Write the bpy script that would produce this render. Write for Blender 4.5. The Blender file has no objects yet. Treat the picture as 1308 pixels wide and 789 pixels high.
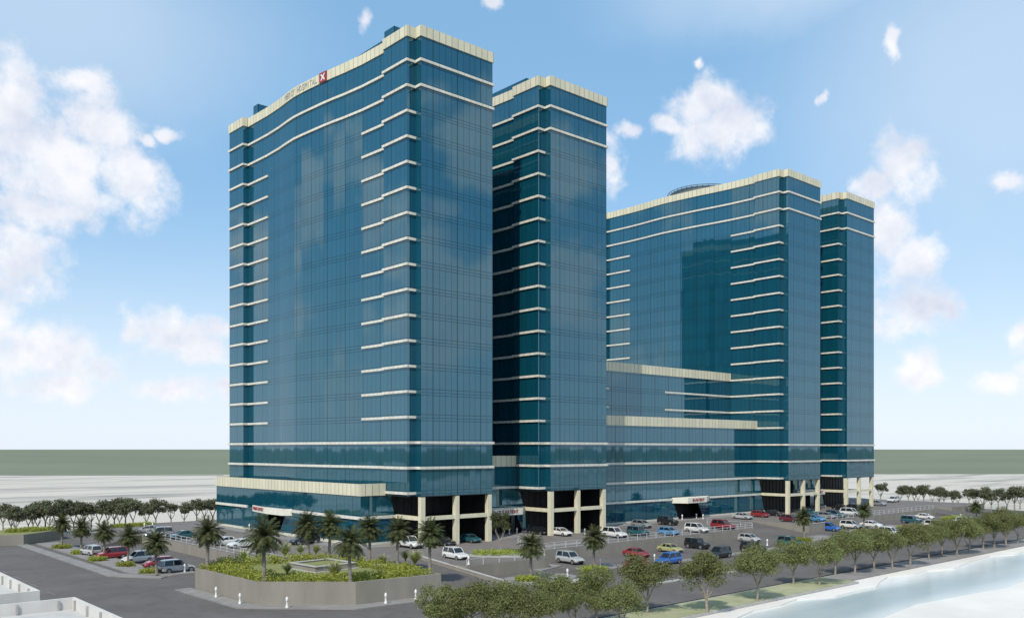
import bpy, bmesh, math, random
from math import sin, cos, pi, radians, sqrt, atan2, hypot
from mathutils import Vector, Matrix
random.seed(7)
sc = bpy.context.scene
COL = sc.collection

# ---------------------------------------------------------------- frame of the site
# X runs along the row of towers, Y goes back along their long sides, z = 0 is the lower road
F, CX, HY, CH = 1120., 654., 573., 17.
U = (0.748974, 0.662599)
V = (-0.662599, 0.748974)
CAM = (-80.074, -111.943)

def G(px, py, h=0.0):
    """ground point (site frame) at height h"""
    z = F * (h - CH) / (HY - py)
    x = (px - CX) / F * z
    return (CAM[0] + x * U[0] + z * U[1], CAM[1] + x * V[0] + z * V[1])

# ---------------------------------------------------------------- object helpers
def mesh(name, verts, faces, mat=None, uvs=None, mats=None, midx=None, smooth=False):
    me = bpy.data.meshes.new(name)
    me.from_pydata([tuple(v) for v in verts], [], faces)
    for m in (mats or ([mat] if mat else [])):
        me.materials.append(m)
    if midx: me.polygons.foreach_set('material_index', midx)
    if uvs:
        l = me.uv_layers.new(name='UVMap')
        flat = []
        for f in uvs:
            for c in f: flat += [c[0], c[1]]
        l.data.foreach_set('uv', flat)
    if smooth: me.polygons.foreach_set('use_smooth', [True] * len(me.polygons))
    me.update()
    return me

def put(name, me, parent=None, loc=(0, 0, 0), rz=0.0):
    o = bpy.data.objects.new(name, me)
    COL.objects.link(o)
    o.parent = parent
    o.location = loc
    o.rotation_euler = (0, 0, rz)
    return o

def empty(name, loc=(0, 0, 0), rz=0.0):
    o = bpy.data.objects.new(name, None)
    o.empty_display_size = 0.5
    COL.objects.link(o)
    o.location = loc
    o.rotation_euler = (0, 0, rz)
    return o

def tag(o, label=None, cat=None, group=None, kind=None):
    if label: o['label'] = label
    if cat: o['category'] = cat
    if group: o['group'] = group
    if kind: o['kind'] = kind
    return o

def dup(root, loc=None, rz=None):
    r = root.copy(); COL.objects.link(r)
    if loc is not None: r.location = loc
    if rz is not None: r.rotation_euler = (0, 0, rz)
    for ch in list(root.children):
        c = ch.copy(); COL.objects.link(c); c.parent = r
        for g in list(ch.children):
            d = g.copy(); COL.objects.link(d); d.parent = c
    return r

class MB:
    """collects quads with uv"""
    def __init__(s): s.v = []; s.f = []; s.uv = []; s.m = []
    def face(s, pts, uv=None, m=0):
        n = len(s.v); s.v += [tuple(p) for p in pts]
        s.f.append(tuple(range(n, n + len(pts))))
        s.uv.append(uv or [(p[0] + p[1], p[2]) for p in pts]); s.m.append(m)
    def box(s, x0, x1, y0, y1, z0, z1, m=0):
        P = [(x0, y0), (x1, y0), (x1, y1), (x0, y1)]
        s.prism(P, z0, z1, m)
    def prism(s, P, z0, z1, m=0, top=True, bottom=True, zt=None):
        """P counter-clockwise; zt: optional list of top heights"""
        n = len(P); zt = zt or [z1] * n; d = 0
        for i in range(n):
            a, b = P[i], P[(i + 1) % n]; L = hypot(b[0] - a[0], b[1] - a[1])
            s.face([(a[0], a[1], z0), (b[0], b[1], z0), (b[0], b[1], zt[(i + 1) % n]), (a[0], a[1], zt[i])],
                   [(d, z0), (d + L, z0), (d + L, zt[(i + 1) % n]), (d, zt[i])], m)
            d += L
        if top: s.face([(p[0], p[1], zt[i]) for i, p in enumerate(P)], [(p[0], p[1]) for p in P], m)
        if bottom: s.face([(p[0], p[1], z0) for p in reversed(P)], [(p[0], p[1]) for p in reversed(P)], m)
    def tube(s, a, b, ra, rb, n=6, m=0, cap=False):
        a, b = Vector(a), Vector(b); d = (b - a)
        if d.length < 1e-6: return
        d.normalize()
        t = d.orthogonal().normalized(); w = d.cross(t)
        r0 = [a + (t * cos(2 * pi * i / n) + w * sin(2 * pi * i / n)) * ra for i in range(n)]
        r1 = [b + (t * cos(2 * pi * i / n) + w * sin(2 * pi * i / n)) * rb for i in range(n)]
        for i in range(n):
            j = (i + 1) % n
            s.face([r0[i], r0[j], r1[j], r1[i]], m=m)
        if cap:
            s.face(r1, m=m); s.face(list(reversed(r0)), m=m)
    def build(s, name, mat, mats=None, smooth=False):
        return mesh(name, s.v, s.f, mat, s.uv, mats, s.m if mats else None, smooth)

# ---------------------------------------------------------------- materials
def newmat(name):
    m = bpy.data.materials.new(name); m.use_nodes = True
    nt = m.node_tree; b = nt.nodes['Principled BSDF']
    return m, nt, b

def nd(nt, t, **kw):
    n = nt.nodes.new(t)
    for k, v in kw.items():
        if k.startswith('i_'):
            key = k[2:]
            n.inputs[int(key) if key.isdigit() else key.replace('_', ' ')].default_value = v
        else: setattr(n, k, v)
    return n

def mth(nt, op, a, b=None, c=None):
    n = nt.nodes.new('ShaderNodeMath'); n.operation = op
    for i, x in enumerate((a, b, c)):
        if x is None: continue
        if isinstance(x, (int, float)): n.inputs[i].default_value = x
        else: nt.links.new(x, n.inputs[i])
    return n.outputs[0]

def mixc(nt, fac, a, b, bt='MIX'):
    n = nt.nodes.new('ShaderNodeMix'); n.data_type = 'RGBA'; n.blend_type = bt
    for sk, x in ((n.inputs[0], fac), (n.inputs[6], a), (n.inputs[7], b)):
        if isinstance(x, (int, float)): sk.default_value = x
        elif isinstance(x, tuple): sk.default_value = (*x[:3], 1)
        else: nt.links.new(x, sk)
    return n.outputs[2]

def noisy(name, c1, c2, scale=1.0, rough=0.85, detail=6, spec=0.3, bump=0.0, stretch=None, lo=0.35, hi=0.65, second=None):
    m, nt, b = newmat(name)
    tc = nd(nt, 'ShaderNodeTexCoord'); mp = nd(nt, 'ShaderNodeMapping')
    nt.links.new(tc.outputs['Object'], mp.inputs[0])
    if stretch: mp.inputs['Scale'].default_value = stretch
    n = nd(nt, 'ShaderNodeTexNoise', i_Scale=scale, i_Detail=float(detail), i_Roughness=0.6)
    nt.links.new(mp.outputs[0], n.inputs['Vector'])
    r = nd(nt, 'ShaderNodeMapRange'); r.inputs[1].default_value = lo; r.inputs[2].default_value = hi
    nt.links.new(n.outputs['Fac'], r.inputs[0])
    col = mixc(nt, r.outputs[0], c1, c2)
    if second:
        sc2, c3, amt, l2, h2 = second
        n2 = nd(nt, 'ShaderNodeTexNoise', i_Scale=sc2, i_Detail=4.0)
        nt.links.new(tc.outputs['Object'], n2.inputs['Vector'])
        r2 = nd(nt, 'ShaderNodeMapRange'); r2.inputs[1].default_value = l2; r2.inputs[2].default_value = h2; r2.inputs[4].default_value = amt
        nt.links.new(n2.outputs['Fac'], r2.inputs[0])
        col = mixc(nt, r2.outputs[0], col, c3)
    nt.links.new(col, b.inputs['Base Color'])
    b.inputs['Roughness'].default_value = rough
    b.inputs['Specular IOR Level'].default_value = spec
    if bump:
        bp = nd(nt, 'ShaderNodeBump', i_Strength=bump, i_Distance=0.05)
        nt.links.new(n.outputs['Fac'], bp.inputs['Height']); nt.links.new(bp.outputs[0], b.inputs['Normal'])
    return m

def plain(name, c, rough=0.5, spec=0.5, metal=0.0, coat=0.0):
    m, nt, b = newmat(name)
    tc = nd(nt, 'ShaderNodeTexCoord')
    n = nd(nt, 'ShaderNodeTexNoise', i_Scale=3.0, i_Detail=3.0)
    nt.links.new(tc.outputs['Object'], n.inputs['Vector'])
    c2 = tuple(x * 0.82 for x in c)
    nt.links.new(mixc(nt, n.outputs['Fac'], c, c2), b.inputs['Base Color'])
    b.inputs['Roughness'].default_value = rough; b.inputs['Specular IOR Level'].default_value = spec
    b.inputs['Metallic'].default_value = metal; b.inputs['Coat Weight'].default_value = coat
    b.inputs['Coat Roughness'].default_value = 0.08
    return m

PANEL = 1.2167
FLOOR = 3.983
Z0L = 77.75                       # height of the top ledge
def LZ(k): return Z0L - FLOOR * k

def glass_mat(name, base, lines=True):
    m, nt, b = newmat(name)
    uv = nd(nt, 'ShaderNodeUVMap', uv_map='UVMap')
    sp = nd(nt, 'ShaderNodeSeparateXYZ'); nt.links.new(uv.outputs[0], sp.inputs[0])
    ux, uz = sp.outputs[0], sp.outputs[1]
    pu = mth(nt, 'DIVIDE', ux, PANEL)
    fl = mth(nt, 'DIVIDE', mth(nt, 'SUBTRACT', uz, Z0L % FLOOR), FLOOR)
    # thin joints, a heavier one each fourth panel
    jt = mth(nt, 'LESS_THAN', mth(nt, 'FRACT', pu), 0.085)
    hv = mth(nt, 'LESS_THAN', mth(nt, 'FRACT', mth(nt, 'DIVIDE', pu, 4.0)), 0.034)
    fr = mth(nt, 'FRACT', mth(nt, 'ADD', fl, 0.5))       # ledge height is at 0.5
    hl = None
    for off in (0.36, 0.47, 0.60):
        t = mth(nt, 'LESS_THAN', mth(nt, 'ABSOLUTE', mth(nt, 'SUBTRACT', fr, off)), 0.0115)
        hl = t if hl is None else mth(nt, 'MAXIMUM', hl, t)
    line = mth(nt, 'MAXIMUM', mth(nt, 'MULTIPLY', jt, 0.46), mth(nt, 'MAXIMUM', mth(nt, 'MULTIPLY', hv, 0.7), mth(nt, 'MULTIPLY', hl, 0.62)))
    cmb = nd(nt, 'ShaderNodeCombineXYZ')
    nt.links.new(mth(nt, 'FLOOR', pu), cmb.inputs[0]); nt.links.new(mth(nt, 'FLOOR', fl), cmb.inputs[1])
    wn = nd(nt, 'ShaderNodeTexWhiteNoise', noise_dimensions='2D'); nt.links.new(cmb.outputs[0], wn.inputs['Vector'])
    tone = mth(nt, 'MULTIPLY_ADD', wn.outputs['Value'], 0.16, 0.92)
    col = mixc(nt, 1.0, base, nd_rgb(nt, tone), 'MULTIPLY')
    col = mixc(nt, line, col, (0.006, 0.02, 0.03))
    nt.links.new(col, b.inputs['Base Color'])
    b.inputs['Roughness'].default_value = 0.035
    b.inputs['IOR'].default_value = 2.3
    b.inputs['Specular Tint'].default_value = (0.54, 0.84, 1.0, 1)
    spl = mth(nt, 'MULTIPLY_ADD', line, -0.5, 0.5)
    nt.links.new(spl, b.inputs['Specular IOR Level'])
    # panes are never perfectly coplanar
    geo = nd(nt, 'ShaderNodeNewGeometry')
    sub = nd(nt, 'ShaderNodeVectorMath', operation='SUBTRACT'); nt.links.new(wn.outputs['Color'], sub.inputs[0]); sub.inputs[1].default_value = (.5, .5, .5)
    scl = nd(nt, 'ShaderNodeVectorMath', operation='SCALE'); nt.links.new(sub.outputs[0], scl.inputs[0]); scl.inputs['Scale'].default_value = 0.0045
    ad = nd(nt, 'ShaderNodeVectorMath', operation='ADD'); nt.links.new(geo.outputs['Normal'], ad.inputs[0]); nt.links.new(scl.outputs[0], ad.inputs[1])
    nm = nd(nt, 'ShaderNodeVectorMath', operation='NORMALIZE'); nt.links.new(ad.outputs[0], nm.inputs[0])
    nt.links.new(nm.outputs[0], b.inputs['Normal'])
    return m

def nd_rgb(nt, val):
    c = nd(nt, 'ShaderNodeCombineColor')
    for i in range(3): nt.links.new(val, c.inputs[i])
    return c.outputs[0]

def panel_mat(name, c, joint=0.05, dark=0.45):
    m, nt, b = newmat(name)
    uv = nd(nt, 'ShaderNodeUVMap', uv_map='UVMap')
    sp = nd(nt, 'ShaderNodeSeparateXYZ'); nt.links.new(uv.outputs[0], sp.inputs[0])
    pu = mth(nt, 'DIVIDE', sp.outputs[0], PANEL)
    jt = mth(nt, 'LESS_THAN', mth(nt, 'FRACT', pu), joint)
    wn = nd(nt, 'ShaderNodeTexWhiteNoise', noise_dimensions='1D'); nt.links.new(mth(nt, 'FLOOR', pu), wn.inputs['W'])
    tone = mth(nt, 'MULTIPLY_ADD', wn.outputs['Value'], 0.14, 0.90)
    tc = nd(nt, 'ShaderNodeTexCoord')
    n = nd(nt, 'ShaderNodeTexNoise', i_Scale=0.8, i_Detail=6.0); nt.links.new(tc.outputs['Object'], n.inputs['Vector'])
    tone = mth(nt, 'MULTIPLY', tone, mth(nt, 'MULTIPLY_ADD', n.outputs['Fac'], 0.2, 0.9))
    col = mixc(nt, 1.0, c, nd_rgb(nt, tone), 'MULTIPLY')
    col = mixc(nt, mth(nt, 'MULTIPLY', jt, dark), col, (0.10, 0.10, 0.08))
    nt.links.new(col, b.inputs['Base Color'])
    b.inputs['Roughness'].default_value = 0.55
    return m

M = {}
M['glass'] = glass_mat('blue_curtain_glass', (0.004, 0.062, 0.096))
M['parapet'] = panel_mat('cream_panel', (0.63, 0.60, 0.45), 0.085, 0.75)
M['ledge'] = panel_mat('pale_ledge', (0.64, 0.63, 0.56), 0.10, 0.35)
M['column'] = noisy('cream_column', (0.66, 0.63, 0.47), (0.58, 0.55, 0.41), 0.7, 0.6)
M['canopy'] = noisy('pale_canopy_panel', (0.74, 0.72, 0.63), (0.66, 0.64, 0.56), 0.7, 0.5)
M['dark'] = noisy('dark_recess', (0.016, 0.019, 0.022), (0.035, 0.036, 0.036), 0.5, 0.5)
M['roof'] = noisy('roof_screed', (0.30, 0.30, 0.29), (0.22, 0.22, 0.21), 0.3, 0.9)
M['plinth'] = noisy('plinth_stone', (0.62, 0.60, 0.50), (0.5, 0.48, 0.4), 1.0, 0.8)
M['red'] = plain('red_letters', (0.30, 0.025, 0.035), 0.5)
M['grey'] = plain('grey_letters', (0.40, 0.40, 0.36), 0.5)
M['white'] = plain('white_paint', (0.75, 0.75, 0.73), 0.5)
M['steel'] = plain('steel_truss', (0.12, 0.16, 0.18), 0.4, 0.5, 0.3)
M['asphalt'] = noisy('asphalt', (0.112, 0.104, 0.100), (0.142, 0.133, 0.128), 0.12, 0.9, 8, 0.2, second=(.7, (0.06, 0.055, 0.05), 0.35, 0.5, 0.75))
M['plaza'] = noisy('plaza_paving', (0.150, 0.138, 0.130), (0.185, 0.171, 0.162), 0.10, 0.88, 8, 0.25, second=(.6, (0.09, 0.085, 0.08), 0.35, 0.5, 0.75))
M['walk'] = noisy('pavement', (0.21, 0.203, 0.198), (0.27, 0.262, 0.256), 0.5, 0.9, 8, 0.2)
M['kerb'] = noisy('kerb_stone', (0.42, 0.42, 0.41), (0.33, 0.33, 0.32), 1.5, 0.9)
M['concrete'] = noisy('retaining_concrete', (0.215, 0.203, 0.175), (0.27, 0.255, 0.222), 0.4, 0.9, 8, 0.2, 0.2, (1, 1, 0.25))
M['lawn'] = noisy('lawn_grass', (0.17, 0.19, 0.065), (0.23, 0.24, 0.095), 0.6, 0.95, 8)
M['verge'] = noisy('verge_grass', (0.27, 0.29, 0.16), (0.38, 0.38, 0.25), 0.4, 0.95, 8)
M['terrain'] = noisy('far_green_land', (0.140, 0.165, 0.105), (0.185, 0.21, 0.14), 0.0015, 0.95, 6)
M['sand'] = noisy('pale_sand', (0.60, 0.58, 0.53), (0.33, 0.31, 0.28), 0.020, 0.95, 9, 0.1, 0.0, (1, 1, 1), 0.50, 0.78)
M['bank'] = noisy('hazed_sand', (0.74, 0.72, 0.68), (0.62, 0.60, 0.56), 0.06, 0.95, 6)  # sand whitened: the haze's white fade is put into its colour
M['lowroof'] = noisy('pale_low_roof', (0.42, 0.42, 0.41), (0.52, 0.52, 0.50), 0.3, 0.9)
M['lowwall'] = noisy('white_low_wall', (0.60, 0.59, 0.56), (0.52, 0.51, 0.49), 0.4, 0.8)
M['bark'] = noisy('grey_bark', (0.33, 0.29, 0.24), (0.21, 0.18, 0.15), 4.0, 0.95)
M['palmbark'] = noisy('palm_bark', (0.27, 0.25, 0.22), (0.16, 0.145, 0.12), 7.0, 0.95)
M['black'] = plain('black_rubber', (0.012, 0.012, 0.013), 0.7)
M['rim'] = plain('alloy_rim', (0.35, 0.35, 0.36), 0.35, 0.5, 0.6)
M['carglass'] = plain('car_glass', (0.012, 0.016, 0.02), 0.06, 0.8)
M['lamp'] = plain('headlight_glass', (0.65, 0.67, 0.68), 0.15)
M['tail'] = plain('taillight_red', (0.35, 0.01, 0.01), 0.25)

M['faint'] = plain('worn_line', (0.19, 0.185, 0.18), 0.9)
def sand_wave(m):
    # long streaks of darker gravel in the sand
    return m

def leaf_mat(name, c1, c2, c3, trans=0.0):
    m, nt, b = newmat(name)
    geo = nd(nt, 'ShaderNodeNewGeometry'); oi = nd(nt, 'ShaderNodeObjectInfo')
    tc = nd(nt, 'ShaderNodeTexCoord')
    n = nd(nt, 'ShaderNodeTexNoise', i_Scale=1.6, i_Detail=3.0); nt.links.new(tc.outputs['Object'], n.inputs['Vector'])
    col = mixc(nt, geo.outputs['Random Per Island'], c1, c2)
    r = nd(nt, 'ShaderNodeMapRange'); r.inputs[1].default_value = 0.45; r.inputs[2].default_value = 0.62
    nt.links.new(n.outputs['Fac'], r.inputs[0])
    col = mixc(nt, mth(nt, 'MULTIPLY', r.outputs[0], 0.6), col, c3)
    hs = nd(nt, 'ShaderNodeHueSaturation'); nt.links.new(col, hs.inputs['Color'])
    nt.links.new(mth(nt, 'MULTIPLY_ADD', oi.outputs['Random'], 0.35, 0.83), hs.inputs['Value'])
    nt.links.new(mth(nt, 'MULTIPLY_ADD', oi.outputs['Random'], 0.02, 0.49), hs.inputs['Hue'])
    nt.links.new(hs.outputs[0], b.inputs['Base Color'])
    b.inputs['Roughness'].default_value = 0.75; b.inputs['Specular IOR Level'].default_value = 0.25
    if trans:
        tr = nd(nt, 'ShaderNodeBsdfTranslucent'); nt.links.new(hs.outputs[0], tr.inputs[0])
        mx = nd(nt, 'ShaderNodeMixShader', i_0=trans)
        out = nt.nodes['Material Output']
        nt.links.new(b.outputs[0], mx.inputs[1]); nt.links.new(tr.outputs[0], mx.inputs[2]); nt.links.new(mx.outputs[0], out.inputs[0])
    return m
M['leaf'] = leaf_mat('tree_leaf', (0.115, 0.135, 0.048), (0.235, 0.25, 0.10), (0.16, 0.18, 0.068), 0.33)
M['leafdark'] = leaf_mat('dark_tree_leaf', (0.095, 0.11, 0.062), (0.17, 0.185, 0.11), (0.12, 0.135, 0.08), 0.3)
M['palmleaf'] = leaf_mat('palm_leaf', (0.042, 0.054, 0.020), (0.095, 0.11, 0.042), (0.06, 0.074, 0.028), 0.12)
M['shrub'] = leaf_mat('bright_shrub', (0.20, 0.25, 0.035), (0.42, 0.45, 0.09), (0.28, 0.33, 0.06), 0.25)
M['reed'] = leaf_mat('grass_plume', (0.30, 0.31, 0.18), (0.45, 0.44, 0.32), (0.34, 0.36, 0.22), 0.2)

# sand with long streaks (object coordinates run along the site axes, so turn them to lie across the plain)
def build_sand():
    m, nt, b = newmat('pale_desert_sand')
    tc = nd(nt, 'ShaderNodeTexCoord')
    mp = nd(nt, 'ShaderNodeMapping'); mp.inputs['Rotation'].default_value = (0, 0, radians(41.5)); mp.inputs['Scale'].default_value = (0.010, 0.045, 1)
    nt.links.new(tc.outputs['Object'], mp.inputs[0])
    n = nd(nt, 'ShaderNodeTexNoise', i_Scale=1.0, i_Detail=7.0, i_Roughness=0.62, i_Distortion=0.4); nt.links.new(mp.outputs[0], n.inputs['Vector'])
    r = nd(nt, 'ShaderNodeMapRange'); r.inputs[1].default_value = 0.48; r.inputs[2].default_value = 0.66
    nt.links.new(n.outputs['Fac'], r.inputs[0])
    n2 = nd(nt, 'ShaderNodeTexNoise', i_Scale=0.004, i_Detail=3.0); nt.links.new(tc.outputs['Object'], n2.inputs['Vector'])
    base = mixc(nt, n2.outputs['Fac'], (0.56, 0.53, 0.465), (0.48, 0.455, 0.40))
    nt.links.new(mixc(nt, r.outputs[0], base, (0.25, 0.245, 0.23)), b.inputs['Base Color'])
    b.inputs['Roughness'].default_value = 0.95; b.inputs['Specular IOR Level'].default_value = 0.1
    return m
M['sand'] = build_sand()

def build_water():
    m, nt, b = newmat('hazed_shallow_water')
    tc = nd(nt, 'ShaderNodeTexCoord')
    n = nd(nt, 'ShaderNodeTexNoise', i_Scale=0.05, i_Detail=4.0); 
    mp = nd(nt, 'ShaderNodeMapping'); mp.inputs['Scale'].default_value = (0.5, 1.6, 1)
    nt.links.new(tc.outputs['Object'], mp.inputs[0]); nt.links.new(mp.outputs[0], n.inputs['Vector'])
    r = nd(nt, 'ShaderNodeMapRange'); r.inputs[1].default_value = 0.35; r.inputs[2].default_value = 0.65
    nt.links.new(n.outputs['Fac'], r.inputs[0])
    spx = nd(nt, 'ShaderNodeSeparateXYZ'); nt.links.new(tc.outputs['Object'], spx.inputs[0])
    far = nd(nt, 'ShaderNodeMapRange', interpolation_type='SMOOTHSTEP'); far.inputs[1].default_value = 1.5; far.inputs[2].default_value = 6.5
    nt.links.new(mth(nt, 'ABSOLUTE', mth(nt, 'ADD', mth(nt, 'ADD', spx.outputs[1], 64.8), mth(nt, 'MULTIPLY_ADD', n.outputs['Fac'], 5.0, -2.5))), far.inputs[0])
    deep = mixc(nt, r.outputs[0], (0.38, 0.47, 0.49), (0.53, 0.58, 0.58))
    nt.links.new(mixc(nt, far.outputs[0], deep, (0.72, 0.74, 0.72)), b.inputs['Base Color'])  # whitens away from mid-channel: haze painted into the shallow water colour
    b.inputs['Roughness'].default_value = 0.25
    w = nd(nt, 'ShaderNodeTexNoise', i_Scale=1.2, i_Detail=4.0); nt.links.new(tc.outputs['Object'], w.inputs['Vector'])
    bp = nd(nt, 'ShaderNodeBump', i_Strength=0.25, i_Distance=0.1); nt.links.new(w.outputs['Fac'], bp.inputs['Height']); nt.links.new(bp.outputs[0], b.inputs['Normal'])
    return m
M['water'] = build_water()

# ================================================================ GROUND (the setting)
def sheet(name, P, z, mat, label=None):
    me = mesh(name, [(p[0], p[1], z) for p in P], [tuple(range(len(P)))], mat, [[(p[0], p[1]) for p in P]])
    return tag(put(name, me), label, kind='structure')

def slab(name, P, z0, z1, mat):
    mb = MB(); mb.prism(P, z0, z1, bottom=False)
    return tag(put(name, mb.build(name, mat)), kind='structure')

def cam2site(x, z): return (CAM[0] + x * U[0] + z * U[1], CAM[1] + x * V[0] + z * V[1])

sheet('terrain', [(-30000, -30000), (30000, -30000), (30000, 30000), (-30000, 30000)], -0.9, M['terrain'])
# sand plain behind and beside the site, out to about 600 m
sp_ = [cam2site(-900, 40), cam2site(-70, 40), cam2site(-30, 100), cam2site(120, 100), cam2site(160, 60), cam2site(1000, 60),
       cam2site(1100, 630), cam2site(500, 612), cam2site(-100, 598), cam2site(-300, 592), cam2site(-900, 580)]
sheet('sand_plain', sp_, -0.45, M['sand'])
# thin dark road at the far edge of the sand
sheet('far_road', [cam2site(-500, 588), cam2site(-190, 572), cam2site(-190, 580), cam2site(-500, 598)], -0.35, M['asphalt'])

# lower level asphalt
sheet('road', [(-62, -140), (-44.5, -140), (-44.5, -51.5), (186, -51.5), (186, 78), (-62, 78)], 0.0, M['asphalt'])
# water, bank and shore strip in front, white haze painted into their colours
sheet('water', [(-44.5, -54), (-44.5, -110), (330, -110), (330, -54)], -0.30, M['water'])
def bank_poly():
    P = []
    for i in range(40):
        x = -40 + i * 9.6
        y = -70.5 + 1.6 * sin(x * 0.11) + 1.0 * sin(x * 0.31 + 1) + 0.04 * (x - 20)
        P.append((x, y))
    return [(P[-1][0], -109), (P[-1][0], P[-1][1])] + list(reversed(P[:-1])) + [(P[0][0], -109)]
bp_ = bank_poly(); slab('hazed_sand_bank', list(reversed(bp_)) if False else bp_, -0.5, -0.16, M['bank'])
sh = [(186, -53.2)]
for i in range(44):
    x = 182 - i * 5.2
    sh.append((x, -53.2))
low = []
for i in range(60):
    x = -44 + i * 5.0
    low.append((x, -59.6 + 0.9 * sin(x * 0.21) + 0.6 * sin(x * 0.53 + 2) + (1.2 if x > 30 else 0.0)))
slab('hazed_beach', low + [(251, -53.0), (-44.3, -53.0)], -0.5, -0.12, M['bank'])

# verge with kerb along the shore
slab('verge_kerb', [(-44.3, -57.6), (27, -57.6), (27, -52.2), (-44.3, -52.2)], -0.1, 0.12, M['kerb'])
slab('verge', [(-44.0, -57.3), (26.7, -57.3), (26.7, -52.5), (-44.0, -52.5)], -0.1, 0.16, M['verge'])
slab('verge_path', [(27, -56.0), (186, -56.0), (186, -52.2), (27, -52.2)], -0.1, 0.10, M['walk'])

# pavement around the corner planter and along the left road
def pave(name, P, h=0.13, mat='walk'): return slab(name, P, -0.05, h, M[mat])
pave('pavement', [(-40.6, -6), (-40.2, -22.6), (-31.0, -31.6), (-17.5, -32.6), (-17.5, -30.4), (-29.5, -29.5), (-37.9, -21.9), (-38.6, -6)])
pave('pavement', [(-43.0, 11), (-38.4, 4.6), (-37.4, 5.2), (-41.0, 12.5), (-41.4, 64), (-43.0, 64)])
pave('pavement', [(-39.9, 12.0), (-36.6, 6.2), (-33.0, 6.6), (-32.6, 8.6), (-35.8, 10.0), (-36.4, 62), (-39.9, 62)])
pave('pavement', [(-42.5, 66), (-33.8, 68.6), (-33.8, 80), (-60, 80), (-60, 66)], 0.11)
pave('pavement', [(-8.6, -33.0), (1.5, -33.0), (4.0, -30.5), (4.0, -27.6), (2.5, -25.5), (-8.0, -25.0)], 0.14)      # palm island beside the ramp
pave('pavement', [(3.5, -23.6), (9.5, -21.6), (9.5, -17.5), (3.5, -20.6)], 0.14)
pave('pavement', [(7.5, -29.6), (16.5, -28.0), (16.5, -24.6), (9.0, -24.6)], 0.14)
pave('pavement', [(27, -30.6), (62, -30.6), (62, -28.9), (27, -28.9)], 0.14)
pave('pavement', [(66, -28.4), (79, -27.4), (79, -23.2), (69, -23.0)], 0.14)
pave('pavement', [(84, -25.6), (112, -25.6), (112, -21.4), (92, -21.4)], 0.14)
pave('pavement', [(118, -25.6), (150, -25.6), (150, -23.0), (118, -23.0)], 0.14)
# kerb line between near road and frontage lane
for (a, b) in ((-6, 12), (18, 24)):
    slab('kerb', [(a, -41.6), (b, -41.6), (b, -40.9), (a, -40.9)], 0, 0.12, M['kerb'])
# painted lines on the lower level
mk = MB()
for x in range(30, 140, 7):
    mk.face([(x, -36.1, 0.006), (x + 3, -36.1, 0.006), (x + 3, -35.95, 0.006), (x, -35.95, 0.006)])
for y in range(-40, 150, 8):
    mk.face([(-52.3, y, 0.006), (-52.15, y, 0.006), (-52.15, y + 3.5, 0.006), (-52.3, y + 3.5, 0.006)])
tag(put('lane_marking', mk.build('lane_marking', M['faint'])), kind='structure')

# plaza terrace, 1.6 m above the road, with two ramps cut into its front
PZ = 1.6
plaza = [(-25.5, 74), (-25.5, -8), (-18.6, -8), (-18.6, -12), (-8.5, -12), (-8.5, -22), (6.5, -22), (9.0, -15.6), (68.5, -15.6), (68.5, -4),
         (83, -4), (83, -15.6), (150, -15.6), (150, -8), (160, -8), (160, -15.6), (182, -15.6), (182, 74)]
mb = MB(); mb.prism(plaza, -0.3, PZ, bottom=False)
# top in paving, sides in concrete
me = mb.build('plaza', M['plaza'])
me.materials.append(M['concrete'])
for i, p in enumerate(me.polygons): p.material_index = 0 if p.normal.z > 0.5 else 1
tag(put('plaza', me), kind='structure')
def ramp(x0, x1, ya, yb):
    mb = MB()
    P = [(x0, ya), (x1, ya), (x1, yb), (x0, yb)]
    mb.prism(P, -0.3, PZ, bottom=False, zt=[0.01, 0.01, PZ - 0.004, PZ - 0.004])
    tag(put('ramp', mb.build('ramp', M['asphalt'])), kind='structure')
ramp(-18.6, -8.5, -31, -12.003); ramp(68.503, 82.997, -17, -4.003); ramp(150.003, 159.997, -22, -8.003)
mb = MB(); P = [(-25.6, 62), (-25.6, 46), (-33.5, 46), (-33.5, 62)][::-1]
mb.prism(P, -0.3, PZ, bottom=False, zt=[0.01, 0.01, PZ, PZ])
# ramp from the left car park up to the terrace (rises towards +X)
mb = MB(); mb.prism([(-33.0, 50), (-25.503, 50), (-25.503, 66), (-33.0, 66)], -0.3, PZ, bottom=False, zt=[0.01, PZ - 0.004, PZ - 0.004, 0.01])
tag(put('ramp', mb.build('ramp', M['asphalt'])), kind='structure')
# pavement strip at the foot of the building
slab('plaza_pavement', [(43, 3.6), (104, 3.6), (104, 7.2), (43, 7.2)], PZ - 0.02, PZ + 0.12, M['walk'])
slab('plaza_pavement', [(-10, 5), (-1.5, 3.6), (2, 6), (2, 7.2), (-7.0, 7.3), (-7.6, 62), (-10, 62)], PZ - 0.02, PZ + 0.12, M['walk'])
slab('plaza_pavement', [(15.5, 1.0), (27, 1.0), (27, 7.2), (15.5, 7.2)], PZ - 0.02, PZ + 0.12, M['walk'])
slab('plaza_pavement', [(15.5, -13.2), (26, -13.2), (26, -11.0), (13.5, -10.6)], PZ - 0.02, PZ + 0.12, M['walk'])
mk = MB()
for x in range(12, 68, 3):
    mk.face([(x, -14.6, PZ + .005), (x + .12, -14.6, PZ + .005), (x + .12, -9.6, PZ + .005), (x, -9.6, PZ + .005)])
for x in range(86, 148, 3):
    mk.face([(x, -14.6, PZ + .005), (x + .12, -14.6, PZ + .005), (x + .12, -9.6, PZ + .005), (x, -9.6, PZ + .005)])
tag(put('bay_marking', mk.build('bay_marking', M['kerb'])), kind='structure')

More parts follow.
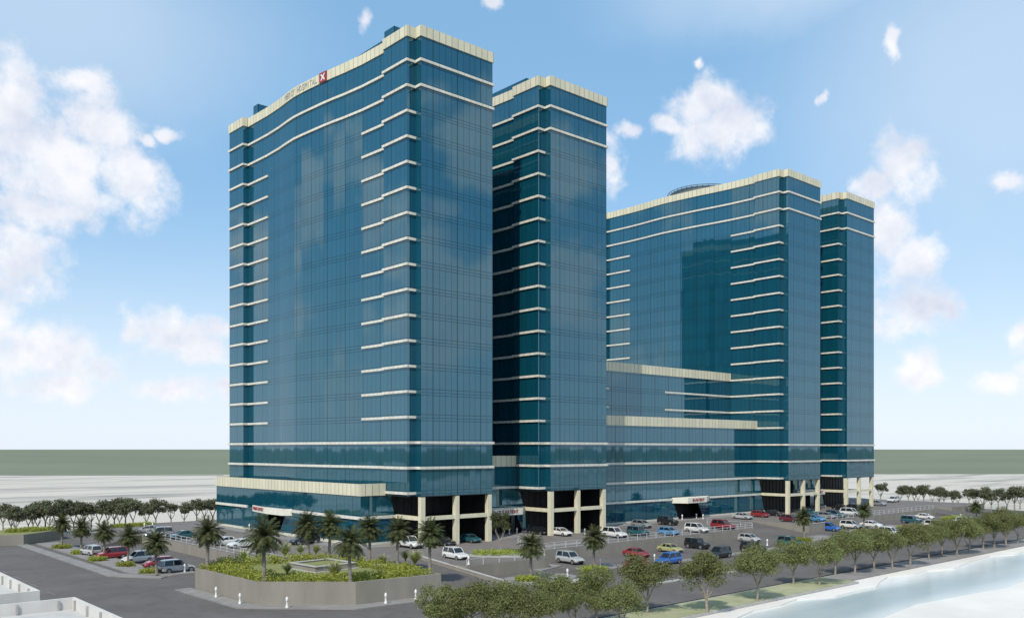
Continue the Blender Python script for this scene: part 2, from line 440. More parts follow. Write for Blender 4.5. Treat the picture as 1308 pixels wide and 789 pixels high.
# ================================================================ BUILDINGS
def offs(poly, d, closed=False):
    """offset an open polyline to its left by d (mitred)"""
    n = len(poly); out = []
    for i in range(n):
        def nrm(a, b):
            L = hypot(b[0] - a[0], b[1] - a[1]); return (-(b[1] - a[1]) / L, (b[0] - a[0]) / L)
        ns = []
        if i > 0 or closed: ns.append(nrm(poly[i - 1], poly[i]))
        if i < n - 1 or closed: ns.append(nrm(poly[i], poly[(i + 1) % n]))
        if len(ns) == 1: out.append((poly[i][0] + ns[0][0] * d, poly[i][1] + ns[0][1] * d)); continue
        bx, by = ns[0][0] + ns[1][0], ns[0][1] + ns[1][1]; L = hypot(bx, by) or 1; bx /= L; by /= L
        c = max(0.35, bx * ns[0][0] + by * ns[0][1])
        out.append((poly[i][0] + bx * d / c, poly[i][1] + by * d / c))
    return out

def strip(mb, poly, z0, z1, d=0.22, inn=-0.05, closed=False, m=0, u0=0.0):
    a = offs(poly, d, closed); b = offs(poly, inn, closed); n = len(poly); u = u0
    for i in range(n if closed else n - 1):
        j = (i + 1) % n
        L = hypot(poly[j][0] - poly[i][0], poly[j][1] - poly[i][1])
        A0, A1, B0, B1 = a[i], a[j], b[i], b[j]
        mb.face([(A1[0], A1[1], z0), (A0[0], A0[1], z0), (A0[0], A0[1], z1), (A1[0], A1[1], z1)][::1], [(u + L, z0), (u, z0), (u, z1), (u + L, z1)], m)
        mb.face([(A0[0], A0[1], z1), (B0[0], B0[1], z1), (B1[0], B1[1], z1), (A1[0], A1[1], z1)], [(u + .3, 0), (u + .3, 1), (u + .3, 1), (u + .3, 0)], m)
        mb.face([(A0[0], A0[1], z0), (A1[0], A1[1], z0), (B1[0], B1[1], z0), (B0[0], B0[1], z0)], [(u + .3, 0), (u + .3, 1), (u + .3, 1), (u + .3, 0)], m)
        mb.face([(B0[0], B0[1], z0), (B1[0], B1[1], z0), (B1[0], B1[1], z1), (B0[0], B0[1], z1)], [(u, z0), (u + L, z0), (u + L, z1), (u, z1)], m)
        u += L
    if not closed:
        for k, s in ((0, 1), (n - 1, -1)):
            q = [(a[k][0], a[k][1], z0), (b[k][0], b[k][1], z0), (b[k][0], b[k][1], z1), (a[k][0], a[k][1], z1)]
            mb.face(q if s > 0 else q[::-1], [(.3, 0)] * 4, m)

def wall(mb, poly, z0, z1, m=0, u0=0.0):
    u = u0
    for i in range(len(poly) - 1):
        a, b = poly[i], poly[i + 1]; L = hypot(b[0] - a[0], b[1] - a[1])
        mb.face([(b[0], b[1], z0), (a[0], a[1], z0), (a[0], a[1], z1), (b[0], b[1], z1)], [(u + L, z0), (u, z0), (u, z1), (u + L, z1)], m)
        u += L

def fpoly(pts, zpts, y, name, mat, parent, flip=False):
    """flat facade polygon in the plane Y = y given (x, z) pairs"""
    me = mesh(name, [(p[0], y, p[1]) for p in pts], [tuple(range(len(pts)))], mat, [[(p[0], p[1]) for p in pts]])
    return put(name, me, parent)

def text_mesh(txt, size, depth, name, mat):
    cu = bpy.data.curves.new(name, 'FONT'); cu.body = txt; cu.size = size; cu.extrude = depth; cu.align_x = 'CENTER'; cu.align_y = 'CENTER'
    cu.resolution_u = 3
    o = bpy.data.objects.new(name, cu); COL.objects.link(o)
    dg = bpy.context.evaluated_depsgraph_get(); dg.update()
    me = bpy.data.meshes.new_from_object(o.evaluated_get(dg)); me.name = name
    bpy.data.objects.remove(o); bpy.data.curves.remove(cu)
    me.materials.clear(); me.materials.append(mat)
    return me

def sign(txt, a, b, z, size, parent, mat, name='lettering', offset=0.06, stretch=1.0):
    """text on the vertical facet that runs from a to b (read left to right)"""
    me = text_mesh(txt, size, 0.03, name, mat)
    ang = atan2(b[1] - a[1], b[0] - a[0])
    nx, ny = sin(ang), -cos(ang)
    w = max(v.co.x for v in me.vertices) - min(v.co.x for v in me.vertices)
    L = hypot(b[0] - a[0], b[1] - a[1])
    o = put(name, me, parent, ((a[0] + b[0]) / 2 + nx * offset, (a[1] + b[1]) / 2 + ny * offset, z))
    o.rotation_euler = (pi / 2, 0, ang)
    o.scale = (L / w * stretch, 1, 1)
    return o

# plan of one tower: from the right end of the short face, round the stepped corner, along the wavy long face
FRONT = [(14.6, 0), (0, 0), (0, 1.5), (-1.6, 1.5), (-1.65, 8.0), (-0.95, 8.0)]
WAVE = [(-1.3, 15.0), (-1.85, 19.8), (-2.3, 22.7), (-2.65, 25.6), (-2.95, 29.0), (-3.25, 32.5), (-3.38, 35.0), (-3.25, 38.0), (-3.0, 41.5), (-2.90, 46.5), (-3.0, 50.0), (-3.15, 54.7)]
WING = [(-4.25, 54.7), (-4.45, 60.8)]
FULL = FRONT + WAVE + WING
LOOP = [(14.6, 60.8)] + FULL
PT, PB, TB = 83.1, 81.42, 9.6

def densify(poly, step=3.0):
    out = [poly[0]]
    for a, b in zip(poly, poly[1:]):
        L = hypot(b[0] - a[0], b[1] - a[1]); n = 1
        out.append(b)
    return out

def make_tower(label, signs=True):
    root = empty('tower_building', (0, 0, 0))
    mb = MB(); wall(mb, LOOP + [LOOP[0]], TB, PB + 0.05)
    put('curtain_wall', mb.build('curtain_wall', M['glass']), root)
    mb = MB(); strip(mb, LOOP, PB, PT, 0.16, -0.35, True)
    put('parapet', mb.build('parapet', M['parapet']), root)
    mb = MB(); P = list(reversed(offs(LOOP, -0.3, True)))
    mb.face([(p[0], p[1], PB + 0.3) for p in P], [(p[0], p[1]) for p in P])
    put('roof', mb.build('roof', M['roof']), root)
    mb = MB(); P = list(reversed(offs(LOOP, -0.02, True)))
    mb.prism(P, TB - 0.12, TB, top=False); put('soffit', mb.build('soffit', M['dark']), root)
    # penthouse behind the parapet
    mb = MB()
    mb.box(1.15, 12.4, 7.6, 52.5, PB + 0.31, 85.45); put('penthouse', mb.build('penthouse', M['glass']), root)
    mb = MB(); mb.box(0.35, 6.0, 8.0, 10.9, PB + 0.32, 86.0); put('penthouse', mb.build('penthouse', M['glass']), root)
    mb = MB(); mb.box(-1.9, 4.0, 53.2, 55.2, PB + 0.32, 86.0); put('penthouse', mb.build('penthouse', M['glass']), root)
    # ledges
    right = [(0, 1.5), (-1.6, 1.5), (-1.65, 8.0), (-0.95, 8.0), (-1.3, 15.0)]
    left = [(-2.90, 46.5), (-3.0, 50.0), (-3.15, 54.7), (-4.25, 54.7), (-4.45, 60.8)]
    for k in range(18):
        z = LZ(k)
        runs = [LOOP] if k in (0, 1, 15, 16) else ([left, right] if k < 15 else [right[:3]])
        for r in runs:
            mb = MB(); strip(mb, r, z - 0.21, z + 0.19, 0.24, -0.05, r is LOOP)
            put('ledge', mb.build('ledge', M['ledge']), root)
    # columns under the raised corner, storey beam between them
    xs = (0.46, 7.25, 14.1)
    for x in xs:
        mb = MB(); w = 0.40
        mb.prism([(x - w, 0.06), (x + w, 0.06), (x + w, 0.86), (x - w, 0.86)], PZ - 0.05, TB - 0.121)
        put('column', mb.build('column', M['column']), root)
    mb = MB(); zb = LZ(18)
    mb.box(0.861, 6.849, 0.18, 0.72, zb - 0.32, zb + 0.30); mb.box(7.651, 13.699, 0.18, 0.72, zb - 0.32, zb + 0.30)
    mb.prism([(0.2, 0.861), (0.75, 0.861), (0.75, 7.40), (0.2, 7.40)], zb - 0.32, zb + 0.30)
    put('beam', mb.build('beam', M['column']), root)
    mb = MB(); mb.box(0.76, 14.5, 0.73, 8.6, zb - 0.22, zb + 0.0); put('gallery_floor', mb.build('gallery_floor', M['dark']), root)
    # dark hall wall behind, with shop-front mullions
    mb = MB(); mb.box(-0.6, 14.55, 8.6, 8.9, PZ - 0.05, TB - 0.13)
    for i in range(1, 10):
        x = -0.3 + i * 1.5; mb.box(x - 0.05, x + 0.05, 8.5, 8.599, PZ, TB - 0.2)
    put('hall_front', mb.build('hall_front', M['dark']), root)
    tag(root, label, 'tower')
    return root

tA = make_tower('front left blue glass tower with grey lettering and red square emblem on its parapet')
towers_grp = 'blue glass towers with cream ledges'
tB = dup(tA, (28.1, 0, 0)); tB['label'] = 'blue glass tower standing right behind the front one, second from the left'
tC = dup(tA, (106.2, 0, 0)); tC['label'] = 'far blue glass tower with dark steel helipad on its roof, third from left'
tD = dup(tA, (134.1, 0, 0)); tD['label'] = 'narrowest and farthest blue glass tower at the right end of the row'
for t, keep in ((tB, 1), (tC, 0), (tD, 0)):
    ph = [c for c in t.children if c.name.startswith('penthouse')]
    ph.sort(key=lambda c: -(c.dimensions.y if c.dimensions.y else max(v.co.y for v in c.data.vertices) - min(v.co.y for v in c.data.vertices)))
    for c in ph[keep:]: bpy.data.objects.remove(c)
for t in (tA, tB, tC, tD): t['group'] = towers_grp
for t in (tA, tB):
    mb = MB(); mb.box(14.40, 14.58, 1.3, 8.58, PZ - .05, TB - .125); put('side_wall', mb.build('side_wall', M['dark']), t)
# front tower only: roof lettering and emblem on the wavy parapet
def onwave(y):
    P = WAVE
    for a, b in zip(P, P[1:]):
        if a[1] <= y <= b[1]:
            t = (y - a[1]) / (b[1] - a[1]); return (a[0] + (b[0] - a[0]) * t, y)
ym, zs = (PT + PB) / 2, 1.0
def wave_text(txt, ya, yb):
    """letters set one by one along the curved parapet, reading from far (ya) to near (yb)"""
    n = len(txt); parts = []
    verts, faces = [], []
    cw = (ya - yb) / n
    for i, ch in enumerate(txt):
        if ch == ' ': continue
        me = text_mesh(ch, 1.45, 0.04, 'tmp', M['grey'])
        yc = ya - cw * (i + .5); p = onwave(yc); q0 = onwave(yc + .3); q1 = onwave(yc - .3)
        ang = atan2(q1[1] - q0[1], q1[0] - q0[0])
        xs = [v.co.x for v in me.vertices]; w = max(xs) - min(xs); cx_ = (max(xs) + min(xs)) / 2
        s = min(cw * .80 / w, 1.15)
        n0 = len(verts); nx, ny = sin(ang), -cos(ang)
        for v in me.vertices:
            lx = (v.co.x - cx_) * s
            verts.append((p[0] + lx * cos(ang) + nx * (.20 + v.co.z), p[1] + lx * sin(ang) + ny * (.20 + v.co.z), ym + v.co.y))
        faces += [tuple(n0 + k for k in f.vertices) for f in me.polygons]
        bpy.data.meshes.remove(me)
    return put('lettering', mesh('lettering', verts, faces, M['grey']), tA)
wave_text('MERCY HOSPITAL', 38.6, 27.3)
# emblem: red square with a white four-armed star
p0, p1 = onwave(26.6), onwave(24.4)
ang = atan2(p1[1] - p0[1], p1[0] - p0[0]); nx, ny = sin(ang), -cos(ang)
def fac(lx, lz, off): 
    c = ((p0[0] + p1[0]) / 2, (p0[1] + p1[1]) / 2)
    return (c[0] + lx * cos(ang) + nx * off, c[1] + lx * sin(ang) + ny * off, ym + lz)
def plate(name, pts, o0, o1, mat, parent):
    n = len(pts); v = [fac(x, z, o1) for x, z in pts] + [fac(x, z, o0) for x, z in pts]
    f = [tuple(range(n))] + [(i, n + i, n + (i + 1) % n, (i + 1) % n) for i in range(n)]
    return put(name, mesh(name, v, f, mat), parent)
emb = plate('emblem', [(-1.05, -.86), (1.05, -.86), (1.05, .86), (-1.05, .86)], .12, .30, M['red'], tA)
star = []
for i in range(8):
    a = pi / 4 * i + pi / 8
    for da, r in ((-.16, .78), (.16, .78)) if i % 2 == 0 else ((0, .22),):
        star.append((cos(a + da - pi / 8 + pi / 4) * r, sin(a + da - pi / 8 + pi / 4) * r))
plate('star', star, .301, .33, M['white'], emb)
# helipad on the third tower
hc = (8.2, 30.5); mb = MB(); n = 40; R = 8.8
ring = [(hc[0] + R * cos(2 * pi * i / n), hc[1] + R * sin(2 * pi * i / n)) for i in range(n)]
mb.prism(ring, 83.6, 85.15)
pad = put('helipad', mb.build('helipad', M['steel']), tC)
mb = MB()
for i in range(n):
    a = ring[i]; b = ring[(i + 1) % n]; k = 1.06
    ao = (hc[0] + (a[0] - hc[0]) * k, hc[1] + (a[1] - hc[1]) * k); bo = (hc[0] + (b[0] - hc[0]) * k, hc[1] + (b[1] - hc[1]) * k)
    mb.tube((*ao, 85.3), (*bo, 85.3), .09, .09, 5); mb.tube((*a, 84.65), (*ao, 85.3), .06, .06, 4)
    mi = (hc[0] + (a[0] - hc[0]) * .62, hc[1] + (a[1] - hc[1]) * .62)
    mb.tube((*a, 84.5), (*mi, 82.8), .08, .08, 4); mb.tube((*b, 84.5), (*mi, 82.8), .08, .08, 4)
put('rim_truss', mb.build('rim_truss', M['steel']), tC)
for i in range(6):
    a = 2 * pi * i / 6; mb = MB()
    mb.tube((hc[0] + 4.5 * cos(a), hc[1] + 4.5 * sin(a), PB + .3), (hc[0] + 4.5 * cos(a), hc[1] + 4.5 * sin(a), 84.5), .2, .2, 8)
    put('strut', mb.build('strut', M['steel']), tC)

PY = 7.5
def canopy(P, root, txt, a, b, z0=5.25, z1=6.42):
    mb = MB(); mb.prism(P, z0, z1, top=False)
    Q = P
    mb.face([(p[0], p[1], z1 - 0.15) for p in Q])
    c = put('canopy', mb.build('canopy', M['canopy']), root)
    sign(txt, a, b, (z0 + z1) / 2, 0.95, c, M['red'], 'lettering', 0.05, 0.86)
    return c

# link between two towers of a pair -----------------------------------------------
def make_link(label, txt):
    root = empty('link_building')
    A = [(14.62, LZ(16) - .2), (14.62, 5.6), (26.4, 5.6), (28.2, 2.0), (30.1, 2.0), (27.35, TB - .13), (26.45, TB - .13), (26.45, LZ(16) - .2)]
    fpoly(A, None, PY, 'curtain_wall', M['glass'], root)
    mb = MB(); strip(mb, [(26.5, PY), (14.6, PY)], LZ(16) - .2, LZ(16) + 1.75, .2, -.3); put('parapet', mb.build('parapet', M['parapet']), root)
    z = LZ(17); mb = MB(); strip(mb, [(26.45, PY), (14.62, PY)], z - .21, z + .19, .24, -.05); put('ledge', mb.build('ledge', M['ledge']), root)
    mb = MB(); mb.box(14.62, 26.44, PY + .2, 58, 9.75, LZ(16) + .2); put('roof', mb.build('roof', M['roof']), root)
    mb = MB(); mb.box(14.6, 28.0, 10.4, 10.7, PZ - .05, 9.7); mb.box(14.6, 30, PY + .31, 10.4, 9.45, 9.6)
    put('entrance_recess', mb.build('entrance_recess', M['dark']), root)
    mb = MB(); mb.box(28.0, 30.7, PY - .15, PY + .15, PZ - .04, 2.0); put('plinth', mb.build('plinth', M['plinth']), root)
    for k in (1, 2, 3, 4):
        mb = MB(); x = 15 + k * 2.3; mb.box(x - .06, x + .06, 10.2, 10.399, PZ, 5.2); mb.box(x - 1, x + 1, 10.25, 10.38, 4.2, 4.3)
        put('door_frame', mb.build('door_frame', M['steel']), root)
    canopy([(16.5, PY - .02), (18.9, 4.6), (26.0, 5.0), (28.9, PY - .02)], root, txt, (19.2, 4.62), (25.2, 4.95))
    tag(root, label, 'building')
    return root
lk1 = make_link('low glass entrance block recessed between the two front towers, red lettering on its canopy', 'OUT PATIENT')
lk2 = make_link('low glass entrance block recessed between the two farthest towers', 'EMERGENCY')
lk2.location = (106.2, 0, 0)

# podium at the left foot of the front tower --------------------------------------
pod = empty('podium_building')
LX0, LX1 = -6.3, -7.1
def lx(y): return LX0 + (LX1 - LX0) * (y - PY) / (61 - PY)
zt = 9.55
# front face with raked end
fpoly([(LX0, zt), (LX0, 2.05), (0.95, 2.05), (-0.65, zt)], None, PY - .01, 'curtain_wall', M['glass'], pod)
# left face with entrance opening
def lface(pts): 
    u = 0
    return mesh('curtain_wall', [(lx(y), y, z) for y, z in pts], [tuple(range(len(pts)))], M['glass'], [[(y, z) for y, z in pts]])
put('curtain_wall', lface([(61, 2.05), (38.6, 2.05), (38.6, 5.6), (31.8, 5.6), (34.2, 2.05), (PY, 2.05), (PY, zt), (61, zt)]), pod)
mb = MB(); strip(mb, [(-1.66, PY), (LX0, PY), (LX1, 61), (-4.5, 61)], zt, 11.45, .18, -.3); put('parapet', mb.build('parapet', M['parapet']), pod)
z = LZ(18)
for run in ([(0.3, PY), (LX0, PY), (lx(31), 31)], [(lx(47), 47), (LX1, 61)]):
    mb = MB(); strip(mb, run, z - .24, z + .22, .24, -.05); put('ledge', mb.build('ledge', M['ledge']), pod)
mb = MB(); strip(mb, [(1.0, PY), (LX0, PY), (lx(34.3), 34.3)], PZ - .02, 2.05, .14, -.2); strip(mb, [(lx(38.6), 38.6), (LX1, 61), (-4, 61)], PZ - .02, 2.05, .14, -.2)
put('plinth', mb.build('plinth', M['plinth']), pod)
mb = MB(); mb.prism([(LX0 + .3, PY + .3), (-1.6, PY + .3), (-1.0, 60.7), (LX1 + .3, 60.7)], 9.2, 10.9); put('roof', mb.build('roof', M['roof']), pod)
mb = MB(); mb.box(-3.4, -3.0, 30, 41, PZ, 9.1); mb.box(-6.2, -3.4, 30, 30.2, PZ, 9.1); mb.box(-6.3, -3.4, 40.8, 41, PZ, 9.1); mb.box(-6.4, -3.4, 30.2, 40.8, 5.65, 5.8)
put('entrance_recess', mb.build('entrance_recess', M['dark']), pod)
mb = MB(); mb.face([(-0.9, PY + .3, PZ), (-0.9, 61, PZ), (-0.9, 61, TB), (-0.9, PY + .3, TB)]); mb.face([(LX1, 61, PZ), (14.6, 61, PZ), (14.6, 61, TB), (LX1, 61, TB)])
put('wall', mb.build('wall', M['dark']), pod)
canopy([(-6.7, 46.0), (-8.1, 37.0), (-8.1, 30.6), (-6.5, 29.6)], pod, 'MAIN ENTRY', (-6.85, 45.0), (-8.0, 37.6))
tag(pod, 'low glass podium with tall cream parapet wrapped round the left foot of the front tower', 'building')

# central podium between the second and third tower --------------------------------
cp = empty('podium_building')
XB, XC = 42.72, 104.55
zt = LZ(14) - .2
fpoly([(XB, zt), (XB, 2.05), (74.0, 2.05), (72.4, 5.6), (80.8, 5.6), (82.8, 2.05), (107.6, 2.05), (105.6, TB - .13), (XC + .0, TB - .13), (XC, zt)], None, PY, 'curtain_wall', M['glass'], cp)
mb = MB(); strip(mb, [(XC, PY), (XB, PY)], zt, LZ(14) + 1.75, .2, -.3); put('parapet', mb.build('parapet', M['parapet']), cp)
for k in (15, 16, 17):
    z = LZ(k); mb = MB(); strip(mb, [(XC, PY), (XB, PY)], z - .21, z + .19, .24, -.05); put('ledge', mb.build('ledge', M['ledge']), cp)
z = LZ(18)
for a, b in ((106.6, 85.6), (72.0, XB)):
    mb = MB(); strip(mb, [(a, PY), (b, PY)], z - .21, z + .19, .24, -.05); put('ledge', mb.build('ledge', M['ledge']), cp)
for a, b in ((107.8, 82.9), (74.0, XB)):
    mb = MB(); strip(mb, [(a, PY), (b, PY)], PZ - .02, 2.05, .14, -.2); put('plinth', mb.build('plinth', M['plinth']), cp)
mb = MB(); mb.box(XB + .2, XC - .2, PY + .31, 15.3, zt + .1, zt + .4); put('roof', mb.build('roof', M['roof']), cp)
# upper block
UY = 15.2; zu = LZ(11) - .2; XU = 104.85
mb = MB(); wall(mb, [(XU, UY), (XB, UY)], zt + .2, zu); put('curtain_wall', mb.build('curtain_wall', M['glass']), cp)
mb = MB(); strip(mb, [(XU, UY), (XB, UY)], zu, LZ(11) + 1.75, .2, -.3); put('parapet', mb.build('parapet', M['parapet']), cp)
mb = MB(); mb.box(XB, XU - .6, UY + .31, 60, zt, zu + .3); put('roof', mb.build('roof', M['roof']), cp)
for k in (12, 13):
    z = LZ(k)
    for a, b in ((XU, 79.2), (60.0, XB)):
        mb = MB(); strip(mb, [(a, UY), (b, UY)], z - .21, z + .19, .24, -.05); put('ledge', mb.build('ledge', M['ledge']), cp)
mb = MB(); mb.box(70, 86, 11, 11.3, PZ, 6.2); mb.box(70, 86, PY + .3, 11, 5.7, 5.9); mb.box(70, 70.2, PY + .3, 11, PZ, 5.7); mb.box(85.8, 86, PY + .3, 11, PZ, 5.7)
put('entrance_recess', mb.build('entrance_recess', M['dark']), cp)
canopy([(71.9, PY - .02), (73.6, 4.5), (80.9, 4.9), (85.4, PY - .02)], cp, 'IN-PATIENT', (75.0, 4.58), (80.2, 4.86))
tag(cp, 'long stepped glass podium with two cream parapets between the second and third tower', 'building')

# two pale low buildings at the lower left corner ------------------------------------
def low_building(x1, y1, lab, h=4.0, w=26, d=30, posts=((0, 1))):
    root = empty('low_building', (x1, y1, 0))
    mb = MB(); t = 0.25
    mb.box(-w, 0, -d, 0, -0.8, h - 1.05); put('wall', mb.build('wall', M['lowwall']), root)
    mb = MB(); mb.box(-w + t, -t, -d + t, -t, h - 1.04, h - 1.0); put('roof', mb.build('roof', M['lowroof']), root)
    mb = MB(); mb.box(-w, 0, -t, 0, h - 1.04, h); mb.box(-t, 0, -d, -t - .001, h - 1.04, h); mb.box(-w, -w + t, -d, -t - .001, h - 1.04, h); mb.box(-w + t + .001, -t - .001, -d, -d + t, h - 1.04, h)
    put('parapet', mb.build('parapet', M['lowwall']), root)
    for i in range(8):
        for (px, py) in ((-t - .09, -1.2 - i * 3.6), (-1.4 - i * 3.2, -t - .09)):
            if px < -w + 1 or py < -d + 1: continue
            mb = MB(); mb.box(px - .08, px + .08, py - .08, py + .08, h - .99, h - .12); put('post', mb.build('post', M['kerb']), root)
    mb = MB(); mb.box(-9, -6.5, -9, -6.5, h - .99, h - .2); mb.box(-16, -14, -6, -5, h - .99, h - .3); put('roof_hatch', mb.build('roof_hatch', M['kerb']), root)
    for i in range(5):
        mb = MB(); mb.box(.001, .05, -5 - i * 5, -3.4 - i * 5, 1.0, 2.4); put('window', mb.build('window', M['carglass']), root)
    tag(root, lab, 'building', 'pale low buildings at the lower left')
c1 = tuple(G(95.5, 761.8, 4.0)); low_building(c1[0], c1[1], 'pale flat-roofed low building in the bottom left corner, nearest the camera')
c2 = tuple(G(51, 753.6, 4.0)); low_building(c2[0], c1[1] + 31.9 if False else c2[1] + 22, 'second pale flat-roofed low building, cut off by the left edge beyond the nearest one', d=22, w=30)

# ================================================================ PLANTER, BEDS, WALLS
def smooth_poly(P, it=1):
    for _ in range(it):
        Q = []
        for i in range(len(P)):
            a, b = P[i], P[(i + 1) % len(P)]
            Q += [(a[0] * .75 + b[0] * .25, a[1] * .75 + b[1] * .25), (a[0] * .25 + b[0] * .75, a[1] * .25 + b[1] * .75)]
        P = Q
    return P
def inset(P, d):
    return offs(P, d, True)      # counter-clockwise polygon: left is inside
PLN = [(-38.4, -6.8), (-37.8, -22.0), (-29.7, -29.4), (-18.9, -30.4), (-18.8, -20.0), (-20.0, -14.0), (-23.0, -9.0), (-27.5, -5.5), (-33.0, -4.6)]
root = empty('planter', (-29, -17, 0))
def lp(P, o=(-29, -17)): return [(p[0] - o[0], p[1] - o[1]) for p in P]
mb = MB(); A, B = lp(PLN), lp(inset(PLN, .35))
n = len(A)
d = 0
for i in range(n):
    j = (i + 1) % n; L = hypot(A[j][0] - A[i][0], A[j][1] - A[i][1])
    mb.face([(*A[i], -.1), (*A[j], -.1), (*A[j], 2.55), (*A[i], 2.55)], [(d, 0), (d + L, 0), (d + L, 2.55), (d, 2.55)]); d += L
    mb.face([(*A[i], 2.55), (*A[j], 2.55), (*B[j], 2.55), (*B[i], 2.55)])
    mb.face([(*B[j], 2.2), (*B[i], 2.2), (*B[i], 2.55), (*B[j], 2.55)])
put('retaining_wall', mb.build('retaining_wall', M['concrete']), root)
mb = MB(); mb.face([(*p, 2.42) for p in B]); put('lawn', mb.build('lawn', M['lawn']), root)
tag(root, 'big raised corner planter with grey concrete wall before the first tower', 'planter')
# square stone fountain box in the middle of the lawn
fc = G(412, 725, 2.42)
root = empty('stone_basin', (fc[0], fc[1], 2.43), radians(4))
def ringbox(mb, r0, r1, z0, z1):
    for (x0, x1, y0, y1) in ((-r1, r1, -r1, -r0), (-r1, r1, r0, r1), (-r1, -r0, -r0 + .001, r0 - .001), (r0, r1, -r0 + .001, r0 - .001)): mb.box(x0, x1, y0, y1, z0, z1)
mb = MB(); ringbox(mb, 2.5, 2.85, 0, .62); put('wall', mb.build('wall', M['concrete']), root)
mb = MB(); ringbox(mb, 2.42, 2.98, .621, .70); put('coping', mb.build('coping', M['kerb']), root)
mb = MB(); ringbox(mb, 2.86, 3.25, -.02, .06); put('base', mb.build('base', M['kerb']), root)
mb = MB(); mb.box(-2.49, 2.49, -2.49, 2.49, .3, .5); put('turf', mb.build('turf', M['lawn']), root)
tag(root, 'square stone basin filled with turf in the middle of the corner planter lawn', 'stone basin')
bx = G(441, 738.5, 2.42) if False else (fc[0] + 5.2, fc[1] - 5.0)
root = empty('garden_bench', (bx[0], bx[1], 2.43), radians(-40))
mb = MB(); mb.box(-.9, .9, -.25, .25, .42, .5); put('seat', mb.build('seat', M['kerb']), root)
for s in (-.7, .7):
    mb = MB(); mb.box(s - .08, s + .08, -.2, .2, 0, .419); put('leg', mb.build('leg', M['kerb']), root)
tag(root, 'small pale stone bench on the planter lawn right of the square basin', 'bench')

def tuft(rng, verts, faces, x, y, z, r, h, n, lw=0.10, spread=1.0):
    """leafy clump: small blades through a dome"""
    for _ in range(n):
        a = rng.uniform(0, 2 * pi); q = sqrt(rng.random()); zz = rng.random()
        rr = r * q * sqrt(max(0, 1 - (zz * .8) ** 2))
        cx_, cy_, cz = x + rr * cos(a), y + rr * sin(a), z + h * zz
        d = Vector((rng.gauss(0, 1) + cos(a) * spread, rng.gauss(0, 1) + sin(a) * spread, rng.gauss(.8, .8))).normalized()
        s = d.orthogonal().normalized(); s.rotate(Matrix.Rotation(rng.uniform(0, 2 * pi), 3, d))
        L = lw * rng.uniform(1.2, 2.4); w = lw * rng.uniform(.5, .9)
        c = Vector((cx_, cy_, cz)); k = len(verts)
        verts += [c - s * w - d * L * .5, c + s * w - d * L * .2, c + d * L, c - s * w * .9 + d * L * .3]
        faces.append((k, k + 1, k + 2, k + 3))

def inside(P, x, y):
    c = False; n = len(P)
    for i in range(n):
        (x1, y1), (x2, y2) = P[i], P[(i + 1) % n]
        if (y1 > y) != (y2 > y) and x < (x2 - x1) * (y - y1) / (y2 - y1) + x1: c = not c
    return c

# shrub border of the planter: ground cover that reads as one mass
rng = random.Random(3)
v, f = [], []
outer, inner = inset(PLN, .45), inset(PLN, 3.5)
tries = 0
cnt = 0
while cnt < 900 and tries < 20000:
    tries += 1
    x, y = rng.uniform(-39, -18), rng.uniform(-31, -4)
    if inside(outer, x, y) and not inside(inner, x, y):
        k = sin(x * 1.3) * sin(y * 1.1 + 1)
        deep = 1.0 + .25 * k
        tuft(rng, v, f, x, y, 2.42, .48, (.55 + .3 * rng.random()) * deep * (1.45 if y > -16 and x > -36 else 1.0), 20, .085); cnt += 1
o = put('shrub_border', mesh('shrub_border', v, f, M['shrub'])); tag(o, kind='stuff', label='bright yellow-green shrub border around the corner planter lawn', cat='shrubs')

def reed_mesh(seed, h=2.2, n=140):
    rng = random.Random(seed); v, f, mi = [], [], []
    for i in range(n):
        a = rng.uniform(0, 2 * pi); lean = rng.uniform(.15, 1.25); hh = h * rng.uniform(.5, 1)
        pts = []
        for k in range(4):
            t = k / 3; pts.append(Vector((cos(a) * lean * hh * t ** 1.7 * .7 + rng.gauss(0, .03), sin(a) * lean * hh * t ** 1.7 * .7, hh * (t - .25 * lean * t * t))))
        s = Vector((-sin(a), cos(a), 0)); plume = rng.random() < .22
        for k in range(3):
            w0 = .045 * (1 - k / 3.5); w1 = .045 * (1 - (k + 1) / 3.2); b = len(v)
            if plume and k == 2: w0 = .10; w1 = .03
            v += [pts[k] - s * w0, pts[k] + s * w0, pts[k + 1] + s * w1, pts[k + 1] - s * w1]; f.append((b, b + 1, b + 2, b + 3))
            mi.append(1 if plume and k == 2 else 0)
    return mesh('foliage', v, f, mats=[M['shrub'], M['reed']], midx=mi)
reeds = [reed_mesh(1, 2.0, 260), reed_mesh(2, 1.8, 220), reed_mesh(5, 2.2, 280)]
ORD = ['first', 'second', 'third', 'fourth', 'fifth', 'sixth', 'seventh', 'eighth', 'ninth', 'tenth', 'eleventh', 'twelfth', 'thirteenth', 'fourteenth', 'fifteenth',
       'sixteenth', 'seventeenth', 'eighteenth', 'nineteenth', 'twentieth', 'twenty-first', 'twenty-second', 'twenty-third', 'twenty-fourth', 'twenty-fifth', 'twenty-sixth', 'twenty-seventh',
       'twenty-eighth', 'twenty-ninth', 'thirtieth', 'thirty-first', 'thirty-second', 'thirty-third', 'thirty-fourth', 'thirty-fifth', 'thirty-sixth', 'thirty-seventh', 'thirty-eighth', 'thirty-ninth', 'fortieth']
rl = [(367, 733, 'front left of the square basin'), (311, 716, 'at the back left border of the planter'), (364, 711, 'at the back border behind the basin, left one'), (384, 708, 'at the back border behind the basin, middle one'),
      (404, 708, 'at the back border behind the basin, right one'), (428, 738, 'in the front border right of the basin'), (489, 722, 'in the right part of the planter, left one of three'), (518, 716, 'in the right part of the planter, with pale plumes'),
      (530, 722, 'in the right corner of the planter, below the palm')]
